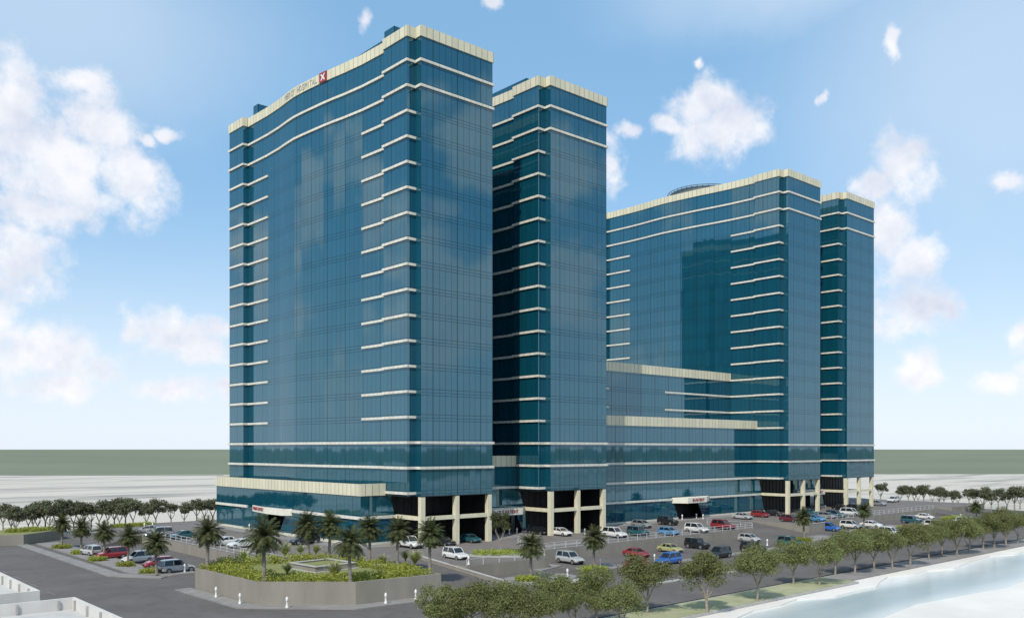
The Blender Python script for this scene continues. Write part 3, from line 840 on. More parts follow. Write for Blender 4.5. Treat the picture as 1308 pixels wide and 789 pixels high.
for i, (px, py, w) in enumerate(rl):
    x, y = G(px, py, 2.42); o = put('ornamental_grass', reeds[i % 3], None, (x, y, 2.42), i * 1.3)
    s = .85 + .1 * (i % 3); o.scale = (s, s, s); tag(o, 'arching clump of ornamental grass ' + w, 'grass clump', 'ornamental grass clumps in the planter')

def shrub_bed(name, cx_, cy_, z, rx, ry, label, h=.6, n=40, rot=0.0, group='yellow-green shrub beds', dens=24):
    rng = random.Random(int(abs(cx_ * 7 + cy_ * 13)) + n); v, f = [], []
    for _ in range(n):
        a = rng.uniform(0, 2 * pi); q = sqrt(rng.random())
        x, y = rx * q * cos(a), ry * q * sin(a); x, y = x * cos(rot) - y * sin(rot), x * sin(rot) + y * cos(rot)
        tuft(rng, v, f, x, y, 0, .42, h * rng.uniform(.7, 1.15), dens, .085)
    o = put(name, mesh(name, v, f, M['shrub']), None, (cx_, cy_, z)); tag(o, label, 'shrub bed', group); return o

# ================================================================ VEGETATION
def crown_mesh(seed, R, H, zc, nleaf, lw, mat, clusters=16):
    rng = random.Random(seed); v, f = [], []
    cl = []
    for i in range(clusters):
        a = rng.uniform(0, 2 * pi); e = rng.uniform(-.45, 1.0); q = rng.uniform(.45, .95)
        cl.append((R * q * cos(a) * sqrt(1 - min(1, max(-.9, e)) ** 2 * .7), R * q * sin(a) * sqrt(1 - min(1, max(-.9, e)) ** 2 * .7), zc + H * .5 * e * q, rng.uniform(.30, .48) * R))
    cl.append((0, 0, zc, .6 * R)); cl.append((0, 0, zc + .28 * H, .5 * R))
    for _ in range(nleaf):
        c = rng.choice(cl); d = Vector((rng.gauss(0, 1), rng.gauss(0, 1), rng.gauss(0, 1))).normalized()
        rr = c[3] * rng.random() ** .38 * (1 + .25 * rng.gauss(0, .4))
        p = Vector(c[:3]) + Vector((d.x * rr, d.y * rr, d.z * rr * .8))
        up = (d * .7 + Vector((rng.gauss(0, .6), rng.gauss(0, .6), rng.gauss(.3, .6)))).normalized()
        s = up.orthogonal().normalized(); s.rotate(Matrix.Rotation(rng.uniform(0, 2 * pi), 3, up)); t = up.cross(s)
        L = lw * rng.uniform(.7, 1.5); w = L * rng.uniform(.45, .7); k = len(v)
        v += [p - s * L, p + t * w, p + s * L, p - t * w]; f.append((k, k + 1, k + 2, k + 3))
    return mesh('crown', v, f, mat), cl

def trunk_mesh(seed, h, cl, r=.13, n=5, mat=None):
    rng = random.Random(seed); mb = MB()
    z1 = h * rng.uniform(.20, .30)
    base = Vector((0, 0, -.05)); fork = Vector((rng.gauss(0, .06), rng.gauss(0, .06), z1))
    mb.tube(base, fork, r * 1.25, r * .95, 7)
    tips = rng.sample(cl, min(len(cl), 9))
    arms = []
    for i in range(4):
        a = 2 * pi * i / 4 + rng.uniform(-.4, .4); e = fork + Vector((cos(a) * h * .13, sin(a) * h * .13, h * rng.uniform(.2, .3)))
        mb.tube(fork, e, r * .72, r * .45, 6); arms.append(e)
    for i, c in enumerate(tips):
        e = min(arms, key=lambda q: (q - Vector(c[:3])).length); m = (e + Vector(c[:3])) * .5 + Vector((rng.gauss(0, .1), rng.gauss(0, .1), .1))
        mb.tube(e, m, r * .40, r * .24, 5); mb.tube(m, Vector(c[:3]), r * .24, r * .06, 4)
    return mb.build('trunk', mat or M['bark'], smooth=True)

TREES = []
for s in range(4):
    R, H = (2.35, 4.3) if s % 2 == 0 else (2.6, 3.9)
    cm, cl = crown_mesh(10 + s, R, H, 3.65, 9500, .083, M['leaf'], 22)
    TREES.append((cm, trunk_mesh(30 + s, 5.6, cl, .12)))
FAR = []
for s in range(3):
    cm, cl = crown_mesh(50 + s, 2.05, 4.0, 4.1, 1600, .18, M['leafdark'], 13)
    FAR.append((cm, trunk_mesh(70 + s, 6.4, cl, .15)))

def tree(proto, x, y, z, rz, s, label, group, cat='tree', name='shade_tree', sz=1.0):
    root = empty(name, (x, y, z), rz); root.scale = (s, s, s * sz)
    put('crown', proto[0], root); put('trunk', proto[1], root)
    tag(root, label, cat, group); return root

def palm_protos(seed, h, R, nf):
    rng = random.Random(seed); mb = MB()
    n = 9; pts = [Vector((.05 * sin(i * .5 + seed), .05 * cos(i * .4), h * i / (n - 1) - (.05 if i == 0 else 0))) for i in range(n)]
    for i in range(n - 1):
        t = i / (n - 1); mb.tube(pts[i], pts[i + 1], .21 - .06 * t + (.05 if i == 0 else 0), .17 - .05 * t, 8)
        if i: mb.tube(pts[i] - Vector((0, 0, .05)), pts[i] + Vector((0, 0, .05)), .23 - .06 * t, .19 - .06 * t, 8)
    mb.tube(pts[-1] - Vector((0, 0, .45)), pts[-1] + Vector((0, 0, .1)), .20, .30, 8)
    tr = mb.build('trunk', M['palmbark'])
    v, f = [], []
    for i in range(nf):
        a = 2.399963 * i + rng.gauss(0, .12); t = i / nf
        el = radians(84 - 122 * t ** .85 + rng.gauss(0, 6)); L = R * rng.uniform(.9, 1.12) * (1.0 if t < .75 else .9)
        p = pts[-1] + Vector((0, 0, .1 - .3 * t)); d = Vector((cos(a) * cos(el), sin(a) * cos(el), sin(el)))
        seg = 9; cur = p.copy(); side = Vector((-sin(a), cos(a), 0))
        for k in range(seg):
            nx = cur + d * (L / seg)
            d = (d + Vector((0, 0, -.13 - .05 * k / seg))).normalized()
            up = side.cross(d).normalized(); 
            w = .03; b = len(v); v += [cur - side * w, cur + side * w, nx + side * w * .7, nx - side * w * .7]; f.append((b, b + 1, b + 2, b + 3))
            if k >= 1:
                for q in (0, .5):
                    c = cur.lerp(nx, q); ll = L * .25 * sin(pi * min(1, (k + q + 1) / (seg + 1.2))) ** .6
                    for sg in (-1, 1):
                        e = c + (side * sg * .78 + d * .65 + up * .22 + Vector((0, 0, -.10)) + Vector((rng.gauss(0, .08), rng.gauss(0, .08), rng.gauss(0, .1)))) * ll
                        hw = d * (L / seg * .21); b = len(v)
                        v += [c - hw, c + hw, e + hw * .15, e - hw * .15]; f.append((b, b + 1, b + 2, b + 3))
            cur = nx
    return mesh('crown', v, f, M['palmleaf']), tr
PALM_H = 4.3
PALMS = [palm_protos(s, PALM_H, 2.05, 96) for s in (1, 2, 3)]

# --- tree row along the shore (near leafy row)
shore = []
for px, py in [(568, 772), (600, 778), (628, 768), (655, 762), (682, 770), (706, 756), (735, 764), (762, 752), (792, 764)]:
    shore.append(G(px, py, 3.6))
for p in [(827, 784), (903, 783), (967, 768), (1013.5, 746.4), (1046.7, 747.7), (1066.9, 733.8), (1092, 732.5), (1116.5, 727.5), (1140, 726), (1162.7, 722.4), (1186.7, 713.6), (1203, 709.8), (1222, 709), (1237.6, 707.3), (1256, 701), (1270, 700), (1285, 696), (1300, 694)]:
    shore.append(G(*p))
for i, (x, y) in enumerate(sorted(shore)):
    s = .92 + .2 * random.random()
    if x < -12: s *= .92
    tree(TREES[i % 4], x, y, .1, random.uniform(0, 6.28), s, 'leafy pale-trunked shade tree, %s from the left in the row along the shore' % ORD[i], 'shade trees in the row along the shore')

# --- far rows
k = 0
far_left = [(4, 674), (14, 676), (21, 677.7), (36, 675.8), (42, 673), (48, 674.5), (57.7, 673), (63, 675), (73, 672), (81, 671.5), (94, 671), (101, 670), (108, 670), (116.6, 668.8), (127, 669), (138, 669), (146, 668), (152.7, 669), (160, 668), (170, 669), (186, 669), (199, 669.4), (218.5, 665.6), (234.8, 665.6), (251.5, 664), (261.4, 662.6), (272, 662)]
for i, p in enumerate(far_left):
    x, y = G(p[0], p[1], 1.0)
    tree(FAR[i % 3], x, y, .6 if y < 74 and x > -25.5 else .2, random.uniform(0, 6.28), random.uniform(.78, 1.05), 'dark bushy tree, %s from the left in the far row left of the towers' % ORD[i], 'dark trees in the far left row')
far_right = [(1125, 640), (1149.7, 638), (1160, 638), (1168, 638), (1173, 638.5), (1180, 638.5), (1191, 640.5), (1199, 640), (1206, 640.5), (1217, 641.7), (1223, 642), (1238, 646), (1246, 650), (1256, 651), (1266, 652), (1275, 648), (1286, 650), (1296, 652), (1303, 650)]
for i, p in enumerate(far_right):
    x, y = G(p[0], p[1], 1.0)
    tree(FAR[(i + 1) % 3], x, y, 1.0 if x < 182 else -.2, random.uniform(0, 6.28), random.uniform(.76, 1.05), 'dark bushy tree, %s from the left in the far row right of the towers' % ORD[i], 'dark trees in the far right row')

# --- palms: (px, py, ground height, total height, label)
pl = [(79, 698.6, .13, 5.6, 'date palm with dense crown, farthest of the five along the left car park'),
      (104, 705, .13, 5.5, 'date palm, second farthest of the five along the left car park'),
      (133, 712, .13, 5.6, 'date palm, middle one of the five along the left car park'),
      (164, 719.6, .13, 5.5, 'date palm, second nearest of the five along the left car park'),
      (199.4, 733.3, .13, 6.0, 'date palm, nearest of the five along the left car park, beside the silver hatchback'),
      (265.5, 727, 2.4, 6.3, 'date palm at the left end of the corner planter'),
      (337, 743, 2.4, 7.0, 'tallest date palm, in the front left border of the corner planter'),
      (447, 744, 2.4, 6.2, 'date palm in the front right border of the corner planter, right of the basin'),
      (393, 716, 2.4, 6.4, 'date palm at the back of the corner planter, directly behind the basin'),
      (421, 714, 2.4, 6.2, 'date palm at the back of the corner planter, between two others above the lawn'),
      (472, 717, 2.4, 6.0, 'date palm at the back of the corner planter, before the raked podium corner'),
      (508, 719, 2.4, 5.8, 'date palm at the back right of the corner planter, left of the first column'),
      (549, 727, 2.4, 6.0, 'date palm at the right end of the corner planter'),
      (678.4, 739.3, .14, 6.0, 'date palm on the kerbed island beside the entrance ramp'),
      (759, 725.4, .14, 6.0, 'date palm on the frontage kerb left of the red hatchback'),
      (1026.6, 689, .14, 5.8, 'date palm on the frontage island before the third tower'),
      (1103.4, 676, .14, 5.6, 'date palm on the frontage island before the farthest tower'),
      (1247, 668, .14, 5.0, 'date palm near the right end of the frontage, fading into the trees')]
for i, (px, py, h, H, lab) in enumerate(pl):
    x, y = G(px, py, h); s = H / (PALM_H + 1.75)
    pr = PALMS[i % 3]
    root = empty('date_palm', (x, y, h), random.uniform(0, 6.28)); root.scale = (s * 1.05, s * 1.05, s)
    put('crown', pr[0], root); put('trunk', pr[1], root)
    tag(root, lab, 'palm', 'date palms')

# loose feathery tree on the oval terrace bed
x, y = G(639.5, 703.3, 1.9)
cm, cl = crown_mesh(91, 1.45, 3.9, 4.3, 3200, .085, M['palmleaf'], 14)
tree((cm, trunk_mesh(92, 6.0, cl, .10)), x, y, 1.7, 0, 1.0, 'slender feathery tree on the oval terrace bed before the second tower entrance', 'terrace tree')

# beds
islands = []
def kerb_ring(cx_, cy_, z, rx, ry, rot, h=.25):
    n = 28; mb = MB()
    P = [(rx * cos(2 * pi * i / n), ry * sin(2 * pi * i / n)) for i in range(n)]
    P = [(p[0] * cos(rot) - p[1] * sin(rot) + cx_, p[0] * sin(rot) + p[1] * cos(rot) + cy_) for p in P]
    mb.prism(P, z - .1, z + h, bottom=False); tag(put('kerb_island', mb.build('kerb_island', M['kerb'])), kind='structure')
x, y = G(648, 709.5, PZ); kerb_ring(x, y, PZ, 5.6, 1.9, radians(-41.5), .18)
shrub_bed('shrub_bed', x, y, PZ + .18, 5.2, 1.55, 'oval bed of yellow-green shrubs on the terrace under the slender feathery tree', .75, 120, radians(-41.5))
for px, py, h, r, w in [(79, 699.5, .13, 1.5, 'under the farthest palm of the left car park'), (101, 707, .13, 1.1, 'under the second farthest palm of the left car park'), (124, 715.5, .13, 1.2, 'under the middle palm of the left car park'),
                     (161, 722.5, .13, 1.1, 'under the second nearest palm of the left car park'), (191, 731, .13, 1.2, 'under the nearest palm of the left car park'),
                     (674, 741, .14, 1.5, 'on the kerbed island beside the entrance ramp'), (757, 728, .14, 1.9, 'under the palm left of the red hatchback'), (1027, 690.5, .14, 1.5, 'under the palm before the third tower'),
                     (1105, 680, .14, 2.2, 'under the palm before the farthest tower'), (1246, 672, .14, 3.0, 'near the right end of the frontage')]:
    x, y = G(px, py, h); shrub_bed('shrub_bed', x, y, h, r * 1.05, r * .7, 'low patch of yellow-green shrubs ' + w, .6, int(44 * r), radians(-41.5))
x, y = G(1167, 673.6, .1)
shrub_bed('flower_bed', x, y, .1, 4.0, 1.3, 'yellow and green flower bed with red blooms on the frontage right of the towers', .5, 60, radians(-41.5), 'flower beds')
rng = random.Random(8); v, f = [], []
for _ in range(70):
    a = rng.uniform(0, 6.28); q = sqrt(rng.random()) * .9; px_, py_ = 3.4 * q * cos(a), 1.2 * q * sin(a); r_ = radians(-41.5)
    tuft(rng, v, f, px_ * cos(r_) - py_ * sin(r_), px_ * sin(r_) + py_ * cos(r_), .35, .15, .25, 5, .07)
fb = [o for o in COL.objects if o.name.startswith('flower_bed')][0]
put('bloom', mesh('bloom', v, f, M['red']), fb)
# raised bed at the far left, and beds behind the car park and at the right end
root = empty('planter', (-45, 68, 0))
mb = MB(); P = [(-60, 66.3), (-42, 61.5), (-33.8, 68), (-33.8, 74), (-60, 74)]
A = lp(P, (-45, 68)); mb.prism(A, -.1, 1.85, bottom=False); put('retaining_wall', mb.build('retaining_wall', M['concrete']), root)
mb = MB(); mb.face([(*p, 1.86) for p in inset(A, .3)]); put('lawn', mb.build('lawn', M['lawn']), root)
tag(root, 'long raised planter with plain grey wall at the far left beside the road', 'planter')
for cx_, cy_, z, rx, ry, w in [(-52, 69.5, 1.86, 6, 1.6, 'on the raised planter at the far left'), (-39.5, 68, 1.86, 4, 1.6, 'at the right end of the far left raised planter'), (-21, 68.5, 1.6, 4.5, 1.0, 'behind the left car park, at the terrace edge'),
                               (154, 14, 1.6, 3, 3, 'on the terrace before the far right trees'), (140, -24, .1, 7, 1.2, 'along the frontage kerb at the far right')]:
    shrub_bed('shrub_bed', cx_, cy_, z, rx, ry, 'strip of yellow-green shrubs ' + w, .7, 150)

# ================================================================ RAILINGS, BOLLARDS
M['rail'] = plain('pale_rail', (0.50, 0.51, 0.52), 0.4)
def railing(a, b, z, label, h=1.05, step=2.4, rails=(1.0, .55, .12)):
    L = hypot(b[0] - a[0], b[1] - a[1]); ang = atan2(b[1] - a[1], b[0] - a[0])
    root = empty('railing', (a[0], a[1], z), ang); mb = MB()
    for r in rails: mb.box(0, L, -.025, .025, h * r - .03, h * r + .03)
    put('rail', mb.build('rail', M['rail']), root)
    n = max(1, int(round(L / step))); mb = MB(); mb.box(-.045, .045, -.045, .045, 0, h + .02); pm = mb.build('post', M['rail'])
    for i in range(n + 1): put('post', pm, root, (L * i / n, 0, 0))
    tag(root, label, 'railing', 'pale metal railings along the terrace edge')
railing((9.4, -15.2), (67.9, -15.2), PZ, 'long pale metal railing on the terrace edge before the second tower and the central podium')
railing((83.6, -15.2), (149.5, -15.2), PZ, 'pale metal railing on the terrace edge before the farthest towers')
railing((-25.1, 24), (-25.1, -4.5), PZ, 'pale metal railing above the left car park, behind the left planter palm')
railing((-25.1, 49), (-25.1, 25.5), PZ, 'farther pale metal railing above the left car park, before the teal car')
railing((-8.1, -21.6), (6.0, -21.6), PZ, 'short pale railing on top of the wall beside the entrance ramp', .9, 2.6, (1.0,))
railing((68.1, -4.5), (68.1, -15.0), PZ, 'short pale railing along the left side of the middle ramp')
railing((8.8, -15.0), (14.5, -6.5), PZ, 'short pale railing beside the oval terrace bed')
# ramp parapet wall
root = empty('ramp_wall', (-8.5, -12, 0)); mb = MB()
mb.prism([(-.2, -18.6), (.15, -18.6), (.15, 0), (-.2, 0)], -.1, 2, bottom=False, zt=[.5, .5, 2.0, 2.0]); put('wall', mb.build('wall', M['concrete']), root)
mb = MB(); v = [(-.24, -18.65, .50), (.19, -18.65, .50), (.19, .02, 2.0), (-.24, .02, 2.0)]; v2 = [(p[0], p[1], p[2] + .1) for p in v]
for q in ((0, 1, 5, 4), (1, 2, 6, 5), (2, 3, 7, 6), (3, 0, 4, 7)): mb.face([(v + v2)[i] for i in q])
mb.face(v2); put('coping', mb.build('coping', M['kerb']), root)
tag(root, 'sloping concrete parapet wall on the right side of the entrance ramp', 'wall')
# screen wall at the middle ramp
root = empty('ramp_wall', (83, -15.6, 0)); mb = MB(); mb.box(-.25, .1, -3.2, -.01, -.1, 1.75); mb.box(.1, 6, -3.2, -2.9, -.1, 1.75); put('wall', mb.build('wall', M['concrete']), root)
mb = MB(); mb.box(-.3, 6.05, -3.25, -2.85, 1.751, 1.84); mb.box(-.3, .15, -2.849, 0, 1.751, 1.84); put('coping', mb.build('coping', M['kerb']), root)
tag(root, 'concrete wall with pale coping on the right side of the middle ramp', 'wall')
# long low fence on the left sand edge behind far left trees
bprof = [(.17, 0), (.17, .10), (.13, .16), (.10, .42), (.10, .72), (.145, .78), (.15, .98), (.11, 1.08), (.03, 1.18), (0, 1.19)]
def lathe(prof, n=14):
    v, f = [], []
    for r, z in prof:
        for i in range(n): v.append((r * cos(2 * pi * i / n), r * sin(2 * pi * i / n), z))
    for k in range(len(prof) - 1):
        for i in range(n): f.append((k * n + i, k * n + (i + 1) % n, (k + 1) * n + (i + 1) % n, (k + 1) * n + i))
    return v, f
v, f = lathe(bprof[:6]); bm1 = mesh('post', v, f, M['white'], smooth=True)
v, f = lathe(bprof[5:]); bm2 = mesh('cap', v, f, M['white'], smooth=True)
bl = [(276, 762, .13, 'before the corner planter wall, leftmost of five'), (306.5, 770.5, .13, 'before the corner planter wall, second of five'), (366.6, 775.5, .13, 'before the corner planter wall, middle of five'),
      (492.7, 770, .13, 'before the corner planter wall, fourth of five'), (531, 765.5, .13, 'before the corner planter wall, rightmost of five'), (236, 730, .13, 'beside the silver hatchback of the left car park'),
      (318.5, 676.5, PZ, 'at the foot of the left podium'), (184.5, 675, PZ, 'on the terrace behind the left car park, left one'), (195, 675, PZ, 'on the terrace behind the left car park, right one'),
      (650.5, 682.5, PZ, 'at the second tower entrance, left one'), (660.2, 682, PZ, 'at the second tower entrance, right one'), (747, 683, PZ, 'on the terrace before the second tower columns'),
      (724.8, 737, .13, 'on the frontage left of the white saloon'), (766.5, 723.5, .13, 'on the frontage right of the palm'), (836, 717, .13, 'left of the blue hatchback'),
      (871.4, 663.5, PZ, 'at the central entrance, left one'), (889.5, 662, PZ, 'at the central entrance, middle one'), (898, 663, PZ, 'at the central entrance, right one'),
      (940.4, 660.5, PZ, 'beside the pale car left of the third tower'), (980, 696.5, .13, 'on the frontage before the middle ramp'), (1033.5, 678, .13, 'right of the palm before the third tower'),
      (598.5, 720.5, PZ, 'at the top of the entrance ramp'), (1186, 662, .1, 'on the far right frontage, left one'), (1227, 662, .1, 'on the far right frontage, right one')]
for px, py, h, w in bl:
    x, y = G(px, py, h); root = empty('bollard', (x, y, h)); put('post', bm1, root); put('cap', bm2, root)
    tag(root, 'white waist-high bollard ' + w, 'bollard', 'white bollards')

# ================================================================ CARS
def loft(st, n, mat, name, caps=True, smooth=True):
    v, f = [], []
    for s in st: v += s
    m = len(st[0])
    for i in range(len(st) - 1):
        for k in range(m):
            a = i * m + k; b = i * m + (k + 1) % m; f.append((a, a + m, b + m, b))
    if caps:
        f.append(tuple(range(m))); f.append(tuple(reversed(range((len(st) - 1) * m, len(st) * m))))
    return v, f
def section(x, zl, zh, w, tw=.93, sh=.62):
    """closed 10-gon: body section at x, z from zl to zh, half width w"""
    zs_ = zl + (zh - zl) * sh
    return [(x, -w * .90, zl), (x, w * .90, zl), (x, w, zl + .12), (x, w, zs_), (x, w * tw, zh - .03), (x, w * tw * .9, zh), (x, -w * tw * .9, zh), (x, -w * tw, zh - .03), (x, -w, zs_), (x, -w, zl + .12)]
def make_car(kind):
    """returns dict of meshes; +X is forward"""
    D = {}
    if kind == 'suv': L, W, H, belt, wr = 4.7, .95, 1.82, 1.08, .38; hood, cow, rf, rr, end = 1.02, .95, .25, -2.0, -2.28; nose = .70
    elif kind == 'saloon': L, W, H, belt, wr = 4.6, .90, 1.44, .93, .33; hood, cow, rf, rr, end = .92, 1.0, .25, -1.05, -1.75; nose = .62
    elif kind == 'hatch': L, W, H, belt, wr = 4.1, .88, 1.52, .97, .33; hood, cow, rf, rr, end = .96, 1.0, .3, -1.55, -1.98; nose = .64
    else: L, W, H, belt, wr = 4.3, .93, 1.80, 1.12, .40; hood, cow, rf, rr, end = 1.12, .72, .55, -1.95, -2.08; nose = 1.02   # boxy off-roader
    h = L / 2; gc = .22 if kind in ('saloon', 'hatch') else .32
    st = [section(h, gc + .12, nose - .1, W * .80), section(h - .10, gc + .03, nose, W * .90), section(h - .45, gc, nose + (hood - nose) * .6, W * .98), section(cow + .15, gc, hood + .02, W), section(cow, gc, belt, W),
          section(0, gc, belt + .01, W), section(-h + .55, gc, belt + .02, W), section(-h + .10, gc + .04, belt - (.02 if kind != 'saloon' else .03), W * .93), section(-h, gc + .14, belt - .14, W * .86)]
    v, f = loft(st, 10, None, 'b')
    # roof slab
    tw = W * .74
    nb = len(v); rv = []
    for (x, z, w) in ((rf + .12, H - .07, tw * .97), (rf - .15, H - .01, tw), ((rf + rr) / 2, H, tw), (rr + .1, H - .03, tw * .97), (rr - .08, H - .09, tw * .93)):
        rv += [[(x, -w, z - .06), (x, w, z - .06), (x, w * .96, z - .01), (x, w * .8, z + .015), (x, -w * .8, z + .015), (x, -w * .96, z - .01)]]
    v2, f2 = loft(rv, 6, None, 'r'); f += [tuple(i + nb for i in q) for q in f2]; v += v2
    # pillars as thin bars
    def bar(a, b, r):
        nonlocal v, f
        mb = MB(); mb.tube(a, b, r, r, 5); k = len(v); v = v + [tuple(p) for p in mb.v]; f = f + [tuple(i + k for i in q) for q in mb.f]
    for s in (-1, 1):
        bar((cow + .02, s * W * .84, belt), (rf + .08, s * tw * .95, H - .08), .045)
        bar(((rf + rr) / 2 + .1, s * W * .91, belt), ((rf + rr) / 2 + .1, s * tw * 1.0, H - .06), .05)
        bar((rr - .05 + (end - rr) * .2, s * W * .90, belt), (rr + .05, s * tw * .97, H - .07), .07)
        bar((end + .03, s * W * .82, belt), (rr - .03, s * tw * .92, H - .1), .06)
    D['body'] = mesh('body', v, f, M['white'], smooth=False)
    # glasshouse
    gh = []
    for (x, zt_, wb, wt) in ((cow, belt + .015, W * .82, W * .80), (rf + .06, H - .09, W * .88, tw * .93), ((rf + rr) / 2, H - .05, W * .90, tw * .96), (rr - .02, H - .10, W * .88, tw * .91), (end, belt + .02, W * .80, W * .78)):
        gh.append([(x, -wb, belt - .05), (x, wb, belt - .05), (x, wt, zt_), (x, -wt, zt_)])
    v, f = loft(gh, 4, None, 'g'); D['window'] = mesh('window', v, f, M['carglass'])
    # wheels
    mbt = MB(); n = 16
    def disc(mb, r, y0, y1):
        a = [(r * cos(2 * pi * i / n), y0, r * sin(2 * pi * i / n)) for i in range(n)]; b = [(p[0], y1, p[2]) for p in a]
        for i in range(n): j = (i + 1) % n; mb.face([a[i], a[j], b[j], b[i]])
        mb.face(a[::-1]); mb.face(b)
    disc(mbt, wr, -.11, .11); D['wheel'] = mbt.build('wheel', M['black'])
    mbr = MB(); disc(mbr, wr * .62, -.125, .125); D['rim'] = mbr.build('rim', M['rim'])
    D['wpos'] = [(h - .82, W - .09, wr), (h - .82, -W + .09, wr), (-h + .88, W - .09, wr), (-h + .88, -W + .09, wr)]
    mb = MB(); mb.box(-.05, .05, -.17, .17, -.07, .07); D['light'] = mb.build('headlight', M['lamp'])
    mb = MB(); mb.box(-.04, .04, -.09, .09, -.13, .13); D['tl'] = mb.build('taillight', M['tail'])
    D['lpos'] = [(h - .09, W * .64, nose - .10), (h - .09, -W * .64, nose - .10)]; D['tpos'] = [(-h + .03, W * .78, belt - .25), (-h + .03, -W * .78, belt - .25)]
    mb = MB(); mb.box(h - .12, h + .012, -W * .42, W * .42, nose - .34, nose - .12); mb.box(h - .1, h + .014, -W * .6, W * .6, gc + .14, gc + .24); D['grille'] = mb.build('grille', M['black'])
    mb = MB(); mb.box(-h - .02, -h + .1, -W * .78, W * .78, gc + .10, gc + .34); D['bumper'] = mb.build('bumper', M['black'])
    mb = MB()
    for s in (-1, 1): mb.box(cow - .22, cow - .08, s * W * 1.0 - .08, s * W * 1.0 + .08, belt - .02, belt + .13)
    D['mirror'] = mb.build('mirror', M['black'])
    return D
CARS = {k: make_car(k) for k in ('suv', 'saloon', 'hatch', 'jeep')}
PAINT = {n: plain('paint_' + n, c, .28, .5, .0, .8) for n, c in dict(white=(.68, .68, .66), silver=(.42, .43, .43), grey=(.22, .23, .24), black=(.014, .015, .017), red=(.26, .016, .022), darkred=(.14, .02, .03),
         blue=(.02, .13, .48), lightblue=(.06, .25, .48), teal=(.02, .10, .12), olive=(.38, .38, .17)).items()}
protos = {}
def car(kind, color, px, py, h, head, label, group, dz=0.0):
    x, y = G(px, py, h)
    if kind not in protos:
        D = CARS[kind]; root = empty('parked_car', (x, y, h))
        put('body', D['body'], root); put('window', D['window'], root); put('grille', D['grille'], root); put('bumper', D['bumper'], root); put('mirror', D['mirror'], root)
        for p in D['wpos']:
            w = put('wheel', D['wheel'], root, p); put('rim', D['rim'], w)
        for p in D['lpos']: put('headlight', D['light'], root, p)
        for p in D['tpos']: put('taillight', D['tl'], root, p)
        protos[kind] = root
    else: root = dup(protos[kind], (x, y, h))
    q = random.uniform(.95, 1.03); root.scale = (q * random.uniform(.97, 1.03), q, q)
    root.location = (x, y, h + dz); root.rotation_euler = (0, 0, radians(head))
    for c in root.children:
        if c.name.split('.')[0] == 'body':
            c.material_slots[0].link = 'OBJECT'; c.material_slots[0].material = PAINT[color]
    tag(root, label, 'car', group)
    return root
gl, gt, gf = 'cars in the left car park', 'cars parked on the terrace', 'cars on the frontage road'
# head: -90 faces the viewer's right, 180 faces the viewer's left
car('jeep', 'silver', 116, 709, .0, 100, 'pale boxy off-roader, farthest car in the left car park row', gl)
car('suv', 'red', 142, 713, 0, 178, 'red car between the pale off-roader and the white hatchback in the left car park', gl)
car('suv', 'white', 176, 718, 0, 185, 'white hatchback with dark windows between the two red cars in the left car park', gl)
car('hatch', 'red', 203, 724, 0, 176, 'red car behind the nearest palm of the left car park', gl)
car('suv', 'silver', 226, 730.5, 0, 4, 'silver hatchback at the near end of the left car park row', gl)
car('suv', 'grey', 203, 686, PZ, 170, 'long grey car on the terrace above the left car park, left of the teal one', gt)
car('saloon', 'grey', 190, 680, PZ, 150, 'small grey car farthest back on the terrace above the left car park', gt)
car('saloon', 'teal', 233, 687.5, PZ, 185, 'teal car behind the railing above the left car park', gt)
car('saloon', 'white', 288, 695.5, PZ, 180, 'white saloon left of the tallest palm, left one of two', gt)
car('saloon', 'white', 309, 698.5, PZ, 180, 'white saloon left of the tallest palm, right one of two', gt)
car('suv', 'black', 389, 694.5, PZ, 180, 'black car behind the planter palms at the left podium', gt)
car('suv', 'white', 524, 699, PZ, -90, 'white off-roader at the first column of the front tower', gt)
car('saloon', 'black', 567, 696.5, PZ, -90, 'black saloon under the front tower between the first two columns', gt)
car('saloon', 'teal', 600, 692, PZ, -88, 'dark green saloon under the front tower between the second and third column', gt)
r1 = car('suv', 'white', 582, 714, PZ - .12, -92, 'white off-roader at the top of the entrance ramp', gt)
car('saloon', 'white', 716, 683.5, PZ, -92, 'white saloon between the columns of the second tower', gt)
car('saloon', 'black', 688, 682, PZ, -92, 'black saloon in the shade left of the second tower columns', gt)
car('suv', 'white', 785, 686, PZ, -90, 'white off-roader by the railing right of the second tower columns', gt)
car('jeep', 'teal', 815, 684, PZ, -90, 'teal boxy car by the railing between a white and a blue one', gt)
car('hatch', 'grey', 819.5, 673.5, PZ, -90, 'grey hatchback at the podium foot behind the teal boxy car', gt)
car('jeep', 'black', 853, 670, PZ, -90, 'black open-backed off-roader left of the central entrance', gt)
car('hatch', 'lightblue', 854, 683, PZ, -90, 'light blue hatchback by the railing before the central entrance', gt)
car('suv', 'white', 890, 679.5, PZ, -90, 'white car by the railing between the blue and the red one', gt)
car('suv', 'red', 924, 675.5, PZ, -90, 'red off-roader by the railing left of the middle ramp', gt)
car('saloon', 'silver', 948, 662.5, PZ, -90, 'silver saloon at the podium foot right of the central entrance', gt)
car('hatch', 'red', 971, 660, PZ, -90, 'red hatchback at the podium foot left of the third tower columns', gt)
car('hatch', 'black', 989, 658.5, PZ, -90, 'black hatchback at the podium foot left of the third tower columns', gt)
car('hatch', 'darkred', 1009, 666, PZ, -90, 'dark red hatchback before the third tower columns', gt)
car('saloon', 'teal', 1033, 657, PZ, -90, 'dark green saloon under the third tower', gt)
car('saloon', 'lightblue', 1040, 665.5, PZ, -90, 'light blue saloon before the third tower columns', gt)
car('hatch', 'grey', 1056, 662, PZ, -90, 'grey hatchback between the light blue and the dark green car', gt)
car('suv', 'teal', 1067, 661, PZ, -90, 'dark green off-roader before the last entrance', gt)
